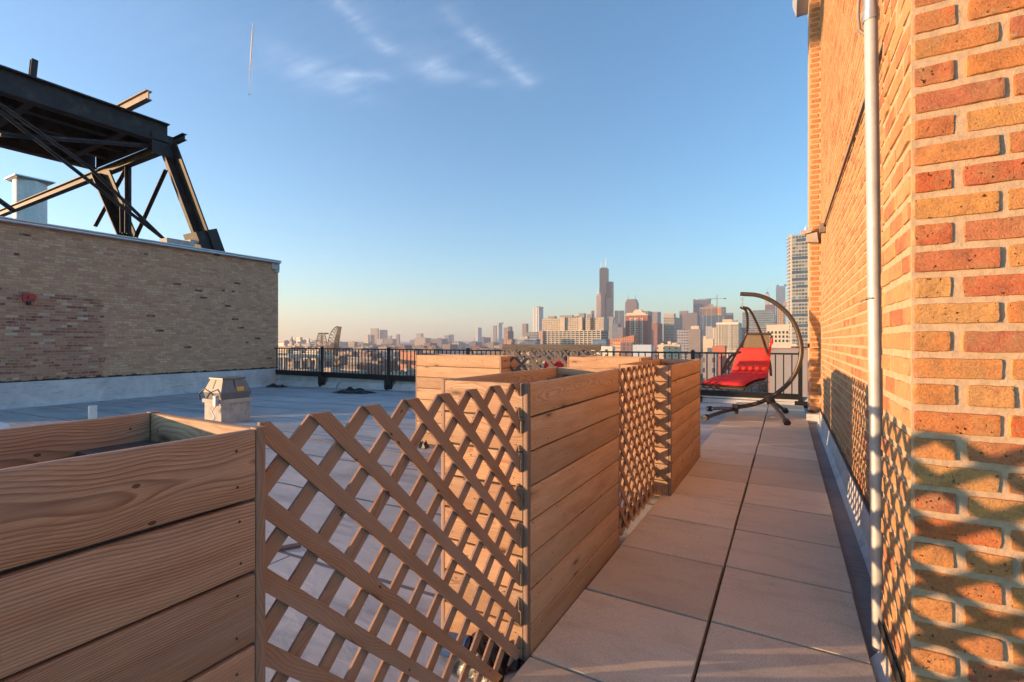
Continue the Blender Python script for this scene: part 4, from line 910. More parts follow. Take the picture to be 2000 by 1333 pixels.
# brown tower with chamfered top and two antennas
Y = 2500*(CT+.22*ST); xa, xb = front(1221, Y), front(1243, Y); w = xb-xa; ta, tb = zt_(1232, 593, Y), zt_(1232, 585, Y)
m = MB(); m.box(xa, xb, Y, Y+w*.8, GZ, ta); m.hexa([(xa,Y,ta),(xb,Y,ta),(xb,Y+w*.8,ta),(xa,Y+w*.8,ta),(xa+w*.13,Y+w*.1,tb),(xb-w*.13,Y+w*.1,tb),(xb-w*.13,Y+w*.7,tb),(xa+w*.13,Y+w*.7,tb)])
o = tag(m.build('skyscraper', facade((.27,.19,.155), wu=.3, wv=.9), loc=(xa+w/2, Y+w*.4, GZ)), 'brown skyscraper with a chamfered top and two thin antennas', 'skyscraper', 'buildings of the city skyline')
for f in (.18, .82):
    m = MB(); m.tube([(xa+w*f, Y+w*.3, tb-2), (xa+w*f, Y+w*.3, zt_(1232, 576.5, Y))], .9, 6); m.build('antenna', M['steel'], o)
# white domed tower with spire
o, inf = cityb('skyscraper', 'white tower with a dome and spire seen inside the curved arm of the swing', 1494, 1502, 1503.5, 575, 2700, facade((.68,.62,.56), wu=.4), (), cat='skyscraper')
m = MB(); xx = (inf[0]+inf[1])/2; yy = inf[2]+inf[3]*.4; R = (inf[1]-inf[0])*.48; zz = inf[4]; m.tube([(xx,yy,zz),(xx,yy,zz+R*.6),(xx,yy,zz+R*1.1),(xx,yy,zz+R*1.45),(xx,yy,zz+R*1.6),(xx,yy,zz+R*4)], [R,R*.95,R*.75,R*.4,R*.06,R*.03], 16); m.build('dome', M['white_metal'], o)
# long cream loft building: upper block set back over a gridded base
lw = facade((.56,.46,.33), wu=.35, wv=.45, bay=4.2, fl=3.4); Yb = 820*(CT+.08*ST)
lf = empty('loft_building', (front(1115, Yb), Yb+20, GZ), 'long cream loft building with a gridded base and set back upper floors', 'building')
zb, zu = zt_(1115, 647, Yb), zt_(1115, 620.5, Yb+12)
def fx_(p, Y=Yb): return front(p, Y)
m = MB(); X0, X1 = fx_(1062), fx_(1173.5); m.box(X0, X1, Yb, Yb+38, GZ, zb); m.build('base', facade((.42,.33,.27), wu=.7, wv=.6, bay=(X1-X0)/14, fl=4.2), lf)
m = MB()
for i in range(15): x = X0+(X1-X0)*i/14; m.box(x-.5, x+.5, Yb-.9, Yb-.01, GZ, zb+.6)
nf = 9
for j in range(nf+1): zz = zb-(zb-zt_(1115, 682, Yb))*j/nf*1.0; m.box(X0, X1, Yb-.7, Yb-.02, zz-.35, zz+.35)
m.build('frame_grid', simple('loft concrete frame', (.66, .58, .45), .8, 0, .1, .3), lf)
m = MB(); m.box(fx_(1053.5), X0, Yb-4, Yb+24, GZ, zb+.4); m.build('stair_block', facade((.5,.33,.25), wu=.3), lf)
for (a, b, yt, yo) in ((1058.5, 1092.5, 623, 10), (1103.5, 1128, 621.5, 10), (1143.5, 1152.5, 621, 9), (1162, 1178, 620.3, 8)): 
    m = MB(); m.box(front(a, Yb+yo), front(b, Yb+yo), Yb+yo, Yb+34, zb, zt_((a+b)/2, yt, Yb+yo)); m.build('upper_floors', facade((.54,.44,.32), wu=.55, wv=.5, bay=3.0, fl=3.2), lf)
for (a, b, yt, yo) in ((1093, 1103, 621, 7), (1128.5, 1137, 620.5, 7), (1178.2, 1179, 620, 7), (1137.2, 1162, 622, 20)):
    m = MB(); m.box(front(a, Yb+yo), front(b, Yb+yo), Yb+yo, Yb+34, zb, zt_((a+b)/2, yt, Yb+yo)); m.build('pier', facade((.60,.50,.37), wu=.12, wv=.9, bay=2.5), lf)
m = MB()
for (a, b, yt) in ((1070, 1083.5, 618.5), (1093, 1118, 617), (1120, 1128, 618.2), (1131, 1141, 613), (1146, 1156, 614.5)): m.box(front(a, Yb+22), front(b, Yb+22), Yb+22, Yb+30, zu-4, zt_((a+b)/2, yt, Yb+22))
m.build('roof_plant', facade((.34,.30,.26), wu=.3), lf)
infL = (X0, X1, Yb, 38, zb); windows(lf, infL, 14, 7, zb-(zb-zt_(1115, 682, Yb))*7/9, zb-.2, glassM, .6, .52, depth=.1, frame=balc)
# red brick tower with cream balconies
o, inf = cityb('brick_tower', 'red brick apartment tower with cream balconies and a pale stepped crown', 1221.5, 1265, 1272, 617, 850, facade((.40,.14,.09), wu=.3, wv=.4), (), cat='tower')
X0, X1, Y, dy, z = inf; W = X1-X0; cr = simple('cream stone', (.70, .56, .42), .8, 0, .1, .3)
m = MB(); m.box(X0-.3, X1+.3, Y-.5, Y+dy*.9, z+.1, z+1.7); m.box(X0+W*.04, X0+W*.9, Y+1, Y+dy*.6, z+1.71, z+4.6)
m.hexa([(X0+W*.32,Y+1.5,z+4.61),(X0+W*.78,Y+1.5,z+4.61),(X0+W*.78,Y+dy*.5,z+4.61),(X0+W*.32,Y+dy*.5,z+4.61),(X0+W*.42,Y+2.5,z+10.5),(X0+W*.68,Y+2.5,z+10.5),(X0+W*.68,Y+dy*.45,z+10.5),(X0+W*.42,Y+dy*.45,z+10.5)]); m.build('crown', cr, o)
m = MB()
for k in range(17):
    zz = z-6-k*3.2
    for (a, b) in ((.24, .36), (.48, .60), (.66, .75)): m.box(X0+W*a, X0+W*b, Y-1.3, Y-.05, zz, zz+1.15)
m.box(X0+W*.20, X0+W*.24, Y-.7, Y-.01, z-62, z-4); m.box(X0+W*.75, X0+W*.80, Y-.7, Y-.01, GZ, z-4); m.box(X0+W*.4, X0+W*.47, Y-.6, Y-.01, z-62, z-4); m.build('balcony_stack', cr, o)
windows(o, inf, 5, 17, z-60, z-5, glassM, .26, .42, xr=(.22, .74))
windows(o, inf, 1, 14, z-60, z-5, glassM, .4, .5, xr=(.0, .2)) if False else None
# sloping dark roofed block behind it
cityb('office_block', 'dark block with a sloping roof behind the crown of the red tower', 1255, 1266, 1274, 609, 1500, facade(GRY), (), cat='building')
# long orange brick building with rising roofline
Y = 560*(CT+.2*ST); m = MB(); a, b = front(1189, Y), front(1238, Y); zl, zr_ = zt_(1190, 665, Y), zt_(1238, 655.5, Y)
m.hexa([(a,Y,GZ),(b,Y,GZ),(b,Y+14,GZ),(a,Y+14,GZ),(a,Y,zl),(b,Y,zr_),(b,Y+14,zr_),(a,Y+14,zl)]); tag(m.build('brick_block', facade((.52,.22,.13), wu=.3, bay=2.6), loc=((a+b)/2, Y+7, GZ)), 'long orange brick building whose roofline rises towards the red tower', 'building', 'buildings of the city skyline')
# cream stepped tower with window grid
o, inf = cityb('apartment_block', 'cream stepped apartment block with a pale corner frame, right of the small flat cream building', 1399, 1442, 1449, 632.5, 520, facade((.58,.50,.38), wu=.45, wv=.4, bay=3.2, fl=3.1), ((1411, 1430, 624.5, facade((.62,.48,.33), wu=.01)), (1430, 1440, 626.5, facade(GRY, wu=.01))), cat='building')
X0, X1, Y, dy, z = inf; W = X1-X0; m = MB(); m.box(X0-W*.19, X0-.05, Y+1, Y+dy*.7, GZ, zt_(1395, 641, Y)); m.build('wing', facade((.58,.50,.38), wu=.5, wv=.4, bay=3, fl=3.1), o)
m = MB(); m.box(X0+W*.62, X0+W*.65, Y-.5, Y-.01, GZ, z-.5); m.box(X0+W*.12, X0+W*.14, Y-.5, Y-.01, GZ, z-.5); m.box(X0-.2, X1+.2, Y-.6, Y-.01, z-.8, z+.95)
m.build('frame', M['white'], o); windows(o, inf, 9, 11, z-27, z-1.5, glassM, .5, .45)
# cream front building with large windows right of the cushion
o, inf = cityb('civic_building', 'wide cream building with tall dark windows behind the right side of the chair', 1497, 1541, 1543, 637.5, 330, facade((.66,.56,.42), wu=.01, wv=.01), (), cat='building')
X0, X1, Y, dy, z = inf; windows(o, inf, 6, 4, z-14.5, z-3, glassM, .5, .6)
o, inf = cityb('shop_building', 'low cream building with a brick chimney just above the railing at right', 1500, 1556, 1560, 676, 240, facade((.64,.54,.42), wu=.01, wv=.01), ((1516, 1526, 672.5, facade(RED, wu=.01)),), cat='building')
# tall banded glass tower at the right
Y = 430*(CT+.57*ST); a, c = front(1537.5, Y), front(1600, Y); zz = zt_(1560, 459, Y)
gt = empty('glass_tower', ((a+c)/2, Y+12, GZ), 'tall glass apartment tower with a column of balconies, cut by the brick wall at right', 'tower')
m = MB(); m.box(a+3.6, c, Y, Y+22, GZ, zz); m.build('body', facade((.40,.39,.33), (.055,.08,.105), 3.15, 2.3, .86, .74, .12, .18), gt)
m = MB(); m.box(a+1.2, a+3.59, Y+1, Y+22, GZ, zz+1.2); m.build('end_wall', facade((.60,.55,.47), wu=.4, wv=.4), gt)
z = zz-3; k = 0; bm2 = MB(); bm2.box(0, 1.6, .3, 5, 0, 1.1); b0 = bm2.build('balcony', balc)
while z > GZ+3:
    o = b0 if k == 0 else b0.copy()
    if k: COL.objects.link(o)
    o.parent = gt; o.location = Vector((a-.45, Y, z))-gt.location; z -= 3.15; k += 1
m = MB(); z = zz-.3
while z > GZ: m.box(a+3.6, c, Y-.12, Y-.01, z, z+.28); z -= 3.15
m.build('floor_bands', simple('band', (.50,.48,.42), .7), gt)
m = MB(); z = zz-6.6; rr = random.Random(5)
while z > GZ+10: m.box(a+3.6+rr.choice([0, 0, 3.5, 7]), c, Y-.10, Y-.02, z+.3, z+2.9); z -= 3.15*rr.choice([2, 3, 5, 4])
m.build('dark_glazing', glassB, gt)
m = MB(); m.box(a+10.5, c, Y+3, Y+15, zz, zz+4); m.build('penthouse', facade((.55,.42,.34), wu=.01), gt)
m = MB(); m.tube([(a+14.5, Y+5, zz+4), (a+14.5, Y+5, zz+6.5)], [1.2, 1.0], 10); m.tube([(a+14.5, Y+5, zz+6.5), (a+14.5, Y+5, zz+9.5)], .15, 6); m.build('antenna', M['white'], gt)
# building under construction with its crane
Y = 1500*(CT+.39*ST); a, b = front(1366.5, Y), front(1408, Y); zt1, zg = zt_(1385, 600, Y), zt_(1385, 617, Y); W = b-a
cn = empty('unfinished_tower', ((a+b)/2, Y+12, GZ), 'tower under construction with bare orange floors above blue glass', 'tower', 'buildings of the city skyline')
m = MB(); m.box(a, b, Y, Y+20, GZ, zg); m.build('glazed_floors', facade((.09,.13,.19), (.05,.10,.17), 4, 4, .8, .8, .15, .05), cn)
m = MB(); z = zg
while z < zt1+1: m.box(a, b, Y-.4, Y+20, z, z+.9); z += 4.1
for i in range(9): x = a+W*i/8; m.box(x-.4, x+.4, Y-.3, Y+.3, zg, zt1)
m.box(a+W*.2, a+W*.8, Y+6, Y+14, zg, zt1+1); m.box(a+W*.42, a+W*.62, Y+5, Y+12, zt1+1.01, zt_(1388, 595, Y)); m.build('bare_floors', simple('raw concrete', (.42,.30,.24), .9), cn)
m = MB(); m.box(b-W*.17, b+.2, Y-.6, Y-.41, zg+2, zt1-1); m.build('safety_netting', simple('orange netting', (.62,.24,.06), .8), cn)
m = MB(); m.box(a, b, Y-.9, Y-.5, zt_(1385, 603, Y), zt_(1385, 602.3, Y)); [m.box(a+W*f-.3, a+W*f+.3, Y-.9, Y-.5, GZ+60, zt1) for f in (.16, .33, .55, .9)]; m.build('hoist_rails', M['white'], cn)
cityb('office_tower', 'dark glass tower directly right of the tower under construction', 1409, 1416, 1418, 601, 1600, facade((.18,.19,.22)), (), cat='tower')
Yc = Y+30; xx = front(1400.5, Yc); zc = zt_(1400, 584.5, Yc); ck = empty('tower_crane', (xx, Yc, GZ), 'tower crane with a long jib above the building under construction', 'crane')
m = MB(); H0 = zt_(1400, 612, Yc)
for dx, dy_ in ((-1,-1),(1,-1),(1,1),(-1,1)): m.bar((xx+dx, Yc+dy_, GZ), (xx+dx, Yc+dy_, zt_(1400, 577, Yc)), .5, .5)
z = H0
while z < zc: m.bar((xx-1, Yc-1, z), (xx+1, Yc-1, z+3), .25, .25); z += 3
m.build('mast', simple('crane paint', (.25,.12,.10), .6), ck)
m = MB(); xj0, xj1 = front(1364, Yc), front(1418, Yc); m.bar((xj0, Yc, zc), (xj1, Yc, zc), .7, 1.0); m.bar((xj0, Yc, zc+1.6), (xx, Yc, zc+2.2), .3, .3)
n = 22
for i in range(n): t0 = xj0+(xx-xj0)*i/n; t1 = xj0+(xx-xj0)*(i+1)/n; m.bar((t0, Yc, zc), (t1, Yc, zc+1.8), .25, .25)
m.build('jib', simple('crane paint dark', (.16,.12,.12), .6), ck)
m = MB(); m.box(front(1413.5, Yc), xj1, Yc-1, Yc+1, zc-1.8, zc+1.2); m.build('counterweight', M['dark_tube'], ck)
# garage scrawl
# church with spire
Yc = 2100*(CT-.46*ST); xx = front(567.5, Yc); ch = empty('church', (xx, Yc, GZ), 'dark church with a pointed spire at the far left of the horizon', 'church')
R = (front(569.5, Yc)-front(565.5, Yc))/2; m = MB(); m.box(xx-R, xx+R, Yc, Yc+2*R, GZ, zt_(567, 668, Yc)); m.build('tower', facade((.24,.19,.16), wu=.2), ch)
m = MB(); zb_ = zt_(567, 668, Yc); m.poly([(xx-R,Yc,zb_),(xx+R,Yc,zb_),(xx+R,Yc+2*R,zb_),(xx-R,Yc+2*R,zb_),(xx,Yc+R,zt_(567, 656.5, Yc))], [(0,1,4),(1,2,4),(2,3,4),(3,0,4)]); m.build('spire', roofm, ch)
m = MB(); m.box(xx-R*3.2, xx-R-.1, Yc+2, Yc+40, GZ, zt_(567, 672.5, Yc)); m.build('nave', facade((.5,.4,.3), wu=.2), ch)
# twin lattice towers of the railway lift bridge
D = 640.; Y = D*(CT-.37*ST); bt = simple('bridge steel', (.05, .038, .038), .7, .2, .25, .3)
def lat(m, pts, Yq, w=.8, cross=6, dz=6):
    L, R_ = pts
    for s_ in (L, R_):
        for p, q in zip(s_, s_[1:]):
            m.bar(on_y(*p, Yq), on_y(*q, Yq), w, w); m.bar(on_y(*p, Yq+dz), on_y(*q, Yq+dz), w, w)
    def at(S_, t):
        k = min(int(t*(len(S_)-1)), len(S_)-2); f = t*(len(S_)-1)-k; return (S_[k][0]*(1-f)+S_[k+1][0]*f, S_[k][1]*(1-f)+S_[k+1][1]*f)
    for i in range(cross):
        a0, a1, b0_, b1 = at(L, i/cross), at(L, (i+1)/cross), at(R_, i/cross), at(R_, (i+1)/cross)
        for q in (Yq, Yq+dz): m.bar(on_y(*a0, q), on_y(*b1, q), w*.6, w*.6); m.bar(on_y(*b0_, q), on_y(*a1, q), w*.6, w*.6); m.bar(on_y(*a1, q), on_y(*b1, q), w*.6, w*.6)
        m.bar(on_y(*a1, Yq), on_y(*a1, Yq+dz), w*.6, w*.6); m.bar(on_y(*b1, Yq), on_y(*b1, Yq+dz), w*.6, w*.6)
b1_ = empty('lift_bridge', (front(628, Y), Y, GZ), 'rusty lattice tower of a railway bridge on the left horizon, left of the leaning one', 'bridge')
m = MB(); lat(m, (((622,652),(620,660),(618,670),(617,700)), ((634,652),(636,660),(638,670),(640,700))), Y, .75, 7); lat(m, (((628,655),(627,668),(625,700)), ((629.5,655),(630,668),(631,700))), Y+3, .7, 5); m.build('tower', bt, b1_)
for p in (622.7, 633): m = MB(); m.box(front(p-1.2, Y), front(p+1.2, Y), Y-.5, Y+6.5, zt_(p, 653.5, Y), zt_(p, 651, Y)); m.build('sheave', bt, b1_)
b2_ = empty('bascule_bridge', (front(650, Y+20), Y+20, GZ), 'raised railway bridge leaf with a curved lattice edge, leaning on the left horizon', 'bridge')
m = MB(); Yq = Y+20
lat(m, (((640,700),(641,667),(644,656),(649,646),(655,640),(659,638.3)), ((658,700),(660,675),(662.5,662),(664,652),(665.5,644),(667,639.5))), Yq, .85, 9, 8); m.build('leaf', bt, b2_)
m = MB(); V = [on_y(x, y, Yq+3) for x, y in ((650,700),(652,668),(656,654),(658.5,646),(660,639),(666,639.3),(663.5,655),(661,672),(659,700))]; m.extr([tuple(v) for v in V], (0, 1.2, 0)); m.build('deck', bt, b2_)
m = MB(); lat(m, (((628,680),(640,676),(650,672)), ((628,690),(640,690),(650,690))), Yq, .8, 8, 8); m.build('approach_span', bt, b2_)
# blue white garage writing (illegible dark scrawl)
# ------------------------------------------------------------------ low city between the landmarks
cols = [('cream', (.42,.35,.27)), ('brown brick', (.18,.12,.10)), ('red brick', (.26,.11,.08)), ('grey', (.20,.195,.20)), ('brown brick', (.20,.14,.115)), ('tan', (.29,.22,.165)), ('pinkish', (.27,.19,.165)), ('grey', (.17,.165,.175))]
marks = [(540,612,'left of the bridge towers'),(612,675,'around the bridge towers'),(675,762,'below the dark square tower'),(762,860,'above the left back planter'),(860,1000,'left of the tall white tower'),(1000,1150,'below the cream loft building'),(1150,1290,'below the black skyscraper'),(1290,1440,'left of the hanging chair'),(1440,1620,'behind the hanging chair')]
rr = random.Random(21); count = 0; taken = []
facs = {c[0]: [facade(c[1], wu=.3, wv=.4, bay=b) for b in (3.0, 4.2)] for c in cols}
tries = 0
while count < 285 and tries < 6000:
    tries += 1
    px = rr.uniform(545, 1600); d = 150*(28**rr.random())
    if px > 1240 and d < 260 and px < 1495: d += 120
    r0 = (px-1000)/F; Y = d*(CT+r0*ST); X = front(px, Y)
    sc = 1 if d < 900 else 1.6 if d < 2000 else 2.6
    w, dp = rr.uniform(9, 34)*sc, rr.uniform(10, 30)*sc
    ztop = GZ+rr.choice([6, 7, 8, 9, 10, 12, 14, 9, 8])+(rr.uniform(0, 10) if d > 1500 else 0)+(rr.uniform(5, 28) if d > 2400 and rr.random() < .4 else 0)
    if d < 450: ztop = min(ztop, GZ+11)
    if any(abs(X-a[0]) < (w+a[2])/2+3 and abs(Y-a[1]) < (dp+a[3])/2+3 for a in taken): continue
    taken.append((X, Y, w, dp)); nm, c = rr.choice(cols)
    m = MB(); m.box(-w/2, w/2, -dp/2, dp/2, 0, ztop-GZ); 
    pw = .35*sc
    for bx in ((-w/2, w/2, -dp/2, -dp/2+pw), (-w/2, w/2, dp/2-pw, dp/2), (-w/2, -w/2+pw, -dp/2+pw, dp/2-pw), (w/2-pw, w/2, -dp/2+pw, dp/2-pw)): m.box(*bx, ztop-GZ+.002, ztop-GZ+.8*sc)
    m.box(-w*.2, w*.05, 0, dp*.2, ztop-GZ+.01, ztop-GZ+2.2*sc)
    for k in range(len(m.m)): 
        if k % 6 == 1: m.m[k] = 1
    o = m.build('low_building', [rr.choice(facs[nm]), rr.choice([roofm, roofm2, roofm, roofm2])]); o.location = (X, Y+dp/2, GZ)
    near = 'close by' if d < 450 else 'half way out' if d < 1300 else 'far out'
    pl = [k[2] for k in marks if k[0] <= px <= k[1]] or ['behind the hanging chair']
    tag(o, f'low {nm} flat roof block, {near}, {pl[0]}', 'building', 'low buildings of the city'); count += 1
# gabled dark houses just above the railing
for (x0, x1, yb, yt, d) in ((1079, 1099, 680, 674, 230), (1111, 1133, 684, 674.5, 215)):
    Y = d*(CT+.1*ST); a, b = front(x0, Y), front(x1, Y); h = empty('gabled_house', ((a+b)/2, Y+6, GZ), ('left' if x0 < 1100 else 'right')+' of two dark gabled houses above the railing, before the loft building', 'house')
    zb_ = zt_(x0, yb, Y); m = MB(); m.box(a+.5, b-.5, Y, Y+14, GZ, zb_); m.build('wall', facade((.16,.15,.17), wu=.3), h)
    m = MB(); m.extr([(a-.3,Y-.4,zb_),(b+.3,Y-.4,zb_),((a+b)/2,Y-.4,zt_(x0, yt, Y))], (0, 14.8, 0)); m.build('roof', simple('shingle', (.05,.045,.05), .8), h)
# bare winter trees among the blocks
tm = simple('bare twigs', (.15, .11, .095), .9, 0, .3, 1.0)
def bare_tree_mesh(seed, h):
    rr = random.Random(seed); trunk = MB(); crown = MB(); trunk.tube([(0,0,0),(0,0,h*.25),(.1,0,h*.5)], [h*.025, h*.02, h*.012], 7)
    for i in range(26):
        a = rr.uniform(0, 2*pi); z0 = h*rr.uniform(.22, .55); l = h*rr.uniform(.25, .5); e = rr.uniform(.5, 1.2)
        p0 = Vector((0,0,z0)); p1 = p0+Vector((cos(a)*l*cos(e), sin(a)*l*cos(e), l*sin(e))); crown.tube([p0, p0.lerp(p1, .5)+Vector((0,0,-.03*h)), p1], [h*.009, h*.006, h*.002], 4)
        for k in range(16):
            f = rr.uniform(.3, 1); q = p0.lerp(p1, f); b = rr.uniform(0, 2*pi); c = q+Vector((cos(b), sin(b), rr.uniform(.2, 1.4)))*h*rr.uniform(.05, .14); n_ = Vector((rr.uniform(-1,1), rr.uniform(-1,1), rr.uniform(-1,1)))*h*.007
            crown.face([q-n_, q+n_, c])
    return trunk, crown
protos = []
for s_ in range(3):
    t_, c_ = bare_tree_mesh(s_+1, 11.0); r = empty('bare_tree', (0, 0, GZ), 'x', 'tree'); q1 = t_.build('trunk', tm); q2_ = c_.build('crown', tm); q1.parent = r; q2_.parent = r; protos.append(r)
rr = random.Random(77); n = 0; used = [False]*3
while n < 150:
    px = rr.uniform(540, 1600); d = 140*(9**rr.random()); r0 = (px-1000)/F; Y = d*(CT+r0*ST); X = front(px, Y)
    if any(abs(X-a[0]) < a[2]/2+3 and -3 < Y-a[1] < a[3]+6 for a in taken): continue
    k = rr.randrange(3); src = protos[k]
    if not used[k]: r = src; used[k] = True
    else:
        r = src.copy(); COL.objects.link(r)
        for c in src.children: q = c.copy(); COL.objects.link(q); q.parent = r
    r.location = (X, Y, GZ); r.rotation_euler = (0, 0, rr.uniform(0, 6)); s_ = rr.uniform(.7, 1.25); r.scale = (s_,)*3
    pl = ([q[2] for q in marks if q[0] <= px <= q[1]] or ['behind the hanging chair'])[0]
    tag(r, f'bare winter tree among low buildings, {pl}', 'tree', 'bare winter trees in the city'); n += 1
# ground, streets
def groundmat():
    t = NT('city ground'); p = t.pos(); n = t.noise(p, .006, 5, .65); f = t.noise(p, .09, 5, .7); v = t.n('TexVoronoi', {'Vector': p, 'Scale': .035}); cc = t.n('SeparateColor', {0: v.outputs['Color']}).outputs[0]
    c = t.ramp(n, [(.35, (.16,.125,.115)), (.5, (.21,.17,.15)), (.65, (.13,.12,.125))]); c = t.mix(t.math('MULTIPLY', t.math('GREATER_THAN', cc, .72), .6), c, (.36,.31,.28)); c = t.mix(t.math('MULTIPLY', t.math('LESS_THAN', cc, .3), .5), c, (.09,.08,.085))
    c = t.mix(t.math('MULTIPLY', f, .5), c, (.12,.10,.095)); return t.fin(c, .95)
m = MB(); m.face([(-26000,-9000,GZ),(26000,-9000,GZ),(26000,30000,GZ),(-26000,30000,GZ)]); tag(m.build('ground', groundmat()), kind='structure')
rm = simple('asphalt', (.10,.10,.105), .9, 0, .2, .05); m = MB()
for y in (95, 190, 330, 520, 760, 1100): m.box(-1500, 500, y, y+11, GZ-.2, GZ+.03)
tag(m.build('road', rm), kind='structure')
m = MB()
for x in (-620, -480, -350, -235, -140, -60, 30): m.box(x, x+10, 60, 1600, GZ-.2, GZ+.036)
tag(m.build('road', rm), kind='structure')
# elevated highway lit by the sun beyond the railing
hw = empty('viaduct', (-330, 300, GZ), 'long elevated road with pale side walls crossing behind the left railing', 'viaduct')
m = MB(); A = on_z(548, 697, -17.0); A = on_y(548, 697, 170); B = on_y(640, 698.5, 205); m.bar(A, B, 12, 1.2); m.build('deck', simple('viaduct concrete', (.45,.41,.36), .8, 0, .15, .1), hw)
m = MB(); d_ = (B-A).normalized(); sd = Vector((d_.y, -d_.x, 0)); m.bar(A+sd*5.8+Vector((0,0,1)), B+sd*5.8+Vector((0,0,1)), .3, 1.0); m.bar(A-sd*5.8+Vector((0,0,1)), B-sd*5.8+Vector((0,0,1)), .3, 1.0); m.build('side_wall', simple('viaduct wall', (.62,.52,.38), .8), hw)
m = MB()
for i in range(6): p = A.lerp(B, (i+.5)/6); m.bar((p.x, p.y, GZ), (p.x, p.y, p.z-.6), 1.4, 1.4)
m.build('column', simple('viaduct column', (.4,.37,.33), .8), hw)
# ================================================================== SKY, CONTRAIL, SUN, CAMERA
SUN_EL = 4.0; sd = Vector((-1, -.64, 0)).normalized(); az = atan2(sd.x, sd.y)
W = bpy.data.worlds.new('World'); S.world = W; W.use_nodes = True; nt = W.node_tree; nt.nodes.clear()
class WT(NT):
    def __init__(s): s.t = nt
w = WT()
out = nt.nodes.new('ShaderNodeOutputWorld'); bg = nt.nodes.new('ShaderNodeBackground'); nt.links.new(bg.outputs[0], out.inputs[0])
sky = nt.nodes.new('ShaderNodeTexSky'); sky.sky_type = 'NISHITA'; sky.sun_disc = False; sky.sun_elevation = radians(SUN_EL); sky.sun_rotation = az
sky.air_density = 1.0; sky.dust_density = .5; sky.ozone_density = 3.0; sky.altitude = 200
co = w.n('TexCoord').outputs['Generated']; sp = w.n('SeparateXYZ', {0: co}); zz = w.math('MAXIMUM', sp.outputs[2], .05)
P = w.vec(w.math('DIVIDE', sp.outputs[0], zz), w.math('DIVIDE', sp.outputs[1], zz))
def cp(px, py):
    r = (px-1000)/F; u = (667-py)/F; return Vector(((r*CT-ST)/u, (CT+r*ST)/u, 0))
warp = w.n('TexNoise', {'Vector': P, 'Scale': 1.6, 'Detail': 4}).outputs['Color']
Pw = w.n('VectorMath', {0: P, 1: w.n('VectorMath', {0: w.n('VectorMath', {0: warp, 1: (.5, .5, .5)}, operation='SUBTRACT').outputs[0], 1: (.08, .08, 0)}, operation='MULTIPLY').outputs[0]}, operation='ADD').outputs[0]
tot = None
def streak(a, b, wd, amp, sharp=1.0):
    global tot
    A = cp(*a); B = cp(*b); AB = B-A
    d = w.n('VectorMath', {0: Pw, 1: tuple(A)}, operation='SUBTRACT').outputs[0]
    tt = w.math('DIVIDE', w.n('VectorMath', {0: d, 1: tuple(AB)}, operation='DOT_PRODUCT').outputs['Value'], AB.length_squared, clamp=True)
    pr = w.n('VectorMath', {0: tuple(AB), 'Scale': tt}, operation='SCALE').outputs[0]
    ds = w.n('VectorMath', {0: w.n('VectorMath', {0: d, 1: pr}, operation='SUBTRACT').outputs[0]}, operation='LENGTH').outputs['Value']
    e = w.math('EXPONENT', w.math('MULTIPLY', w.math('POWER', w.math('DIVIDE', ds, wd), 1.6), -1.0))
    e = w.math('MULTIPLY', e, amp); tot = e if tot is None else w.math('ADD', tot, e)
streak((640,-20), (755,98), .028, .6); streak((640,-20), (780,130), .11, .12); streak((870,20), (945,95), .025, .25); streak((925,70), (1035,160), .032, .65); streak((900,50), (1030,155), .12, .16)
streak((835,130), (850,142), .06, .9); streak((690,148), (745,150), .03, .8); streak((560,110), (640,150), .09, .35); streak((620,145), (690,180), .09, .5); streak((250,40), (560,120), .25, .14)
streak((890,150), (960,160), .04, .35); streak((760,40), (860,110), .15, .1)
dirn = cp(930, 75)-cp(1035, 160); ang = atan2(dirn.y, dirn.x)
mp = w.n('Mapping', {'Vector': Pw, 'Rotation': (0, 0, -ang), 'Scale': (1.2, 9, 1)}).outputs[0]
n1 = w.n('TexNoise', {'Vector': mp, 'Scale': 2.2, 'Detail': 6, 'Roughness': .65}).outputs[0]
n2 = w.n('TexNoise', {'Vector': Pw, 'Scale': 9, 'Detail': 6, 'Roughness': .65}).outputs[0]
dens = w.math('MULTIPLY', tot, w.math('ADD', w.math('MULTIPLY', w.ramp(n1, [(.35, 0.0), (.7, 1.0)]), .8), w.math('MULTIPLY', w.ramp(n2, [(.35, 0.0), (.7, 1.0)]), .6)), clamp=True)
dens = w.math('MULTIPLY', dens, .18)
SKYC = w.mix(dens, w.mix(1.0, sky.outputs[0], (.84, .96, .96), 'MULTIPLY'), (2.8, 2.9, 3.2))
nt.links.new(SKYC, bg.inputs['Color']); bg.inputs['Strength'].default_value = .15
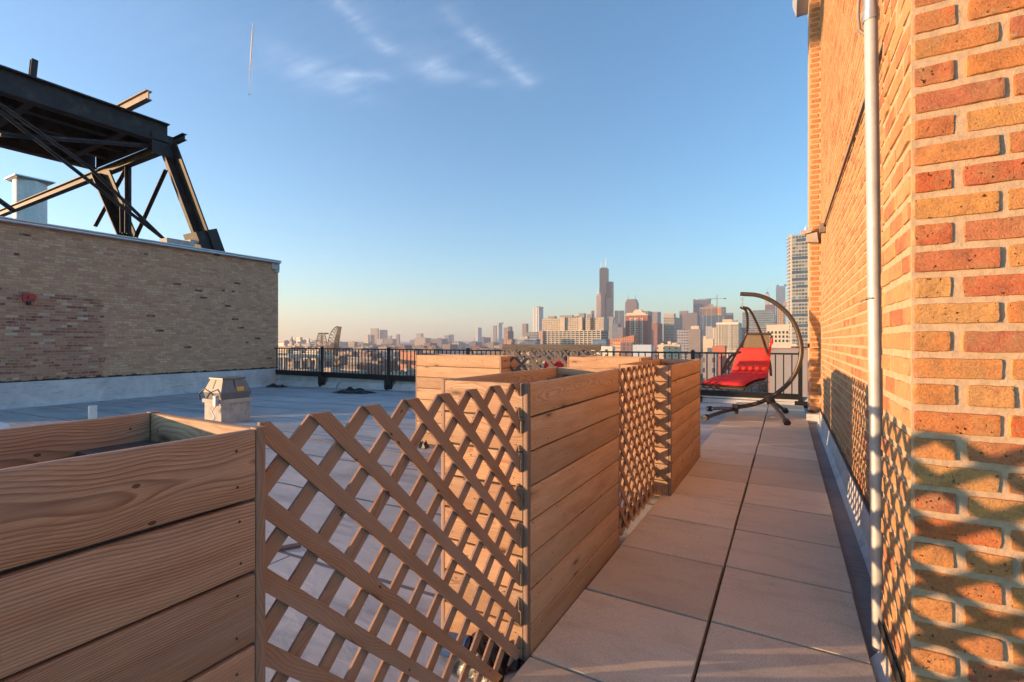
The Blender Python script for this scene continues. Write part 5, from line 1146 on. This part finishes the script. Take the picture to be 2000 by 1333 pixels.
# contrail high above the city
def far_dir(px, py, dist): r = (px-1000)/F; v = Vector((r*CT-ST, CT+r*ST, (667-py)/F)); return Vector((0,0,CH))+v*dist
m = MB(); n = 24; a, b = far_dir(494, 46, 20000), far_dir(487, 185, 24000)
m.tube([a.lerp(b, i/n) for i in range(n+1)], [14+55*(i/n)**.8 for i in range(n+1)], 10)
t = NT('ice trail'); u = t.n('SeparateXYZ', {0: t.uv()}).outputs[0]; f = t.math('DIVIDE', u, (b-a).length)
t.t.nodes.remove(t.bs); e = t.n('Emission', {'Color': (.86, .90, 1.0), 'Strength': .9}); df = t.n('BsdfDiffuse', {'Color': (.9, .9, .92)}); tr = t.n('BsdfTransparent')
fac = t.math('MULTIPLY', t.ramp(f, [(0, 1.0), (.3, .75), (.6, .22), (1, 0.0)]), t.math('ADD', .55, t.math('MULTIPLY', t.noise(t.vec(t.math('MULTIPLY', u, .002), 0, 0), 1.0, 4, .7), .9)), clamp=True)
mx = t.n('MixShader', {0: fac, 1: tr, 2: df}); t.t.links.new(mx.outputs[0], t.out.inputs[0])
tag(m.build('contrail', t.mat, smooth=80), 'thin white aircraft trail fading downwards in the upper left sky', 'contrail', kind='structure')
# haze
m = MB(); m.box(-9000, 7000, -60, 9500, GZ-1, 460); hz = NT('haze air'); hz.t.nodes.remove(hz.bs)
pv = hz.n('VolumePrincipled', {'Color': (.99, .92, .92, 1), 'Density': .00012, 'Anisotropy': .2}); hz.t.links.new(pv.outputs[0], hz.out.inputs['Volume'])
HAZE = True
if HAZE:
    hb = tag(m.build('haze', hz.mat), 'thin haze over the city', kind='stuff')
L = bpy.data.lights.new('sun', 'SUN'); L.energy = 2.2; L.angle = radians(.6); L.color = (1.0, .60, .31)
lo = bpy.data.objects.new('sun', L); COL.objects.link(lo); lo.rotation_euler = Vector((sd.x*cos(radians(SUN_EL)), sd.y*cos(radians(SUN_EL)), sin(radians(SUN_EL)))).to_track_quat('Z', 'Y').to_euler()
cam = bpy.data.cameras.new('camera'); cam.lens = 36*F/2000; cam.sensor_width = 36; cam.clip_start = .05; cam.clip_end = 60000
co_ = bpy.data.objects.new('camera', cam); COL.objects.link(co_); co_.location = (0, 0, CH); co_.rotation_euler = (radians(90), 0, TH); S.camera = co_
vs_ = S.view_settings; vs_.view_transform = 'Standard'; vs_.look = 'None'; vs_.gamma = 1; vs_.exposure = 2.0
S.cycles.use_denoising = True; S.cycles.max_bounces = 8; S.cycles.volume_bounces = 1
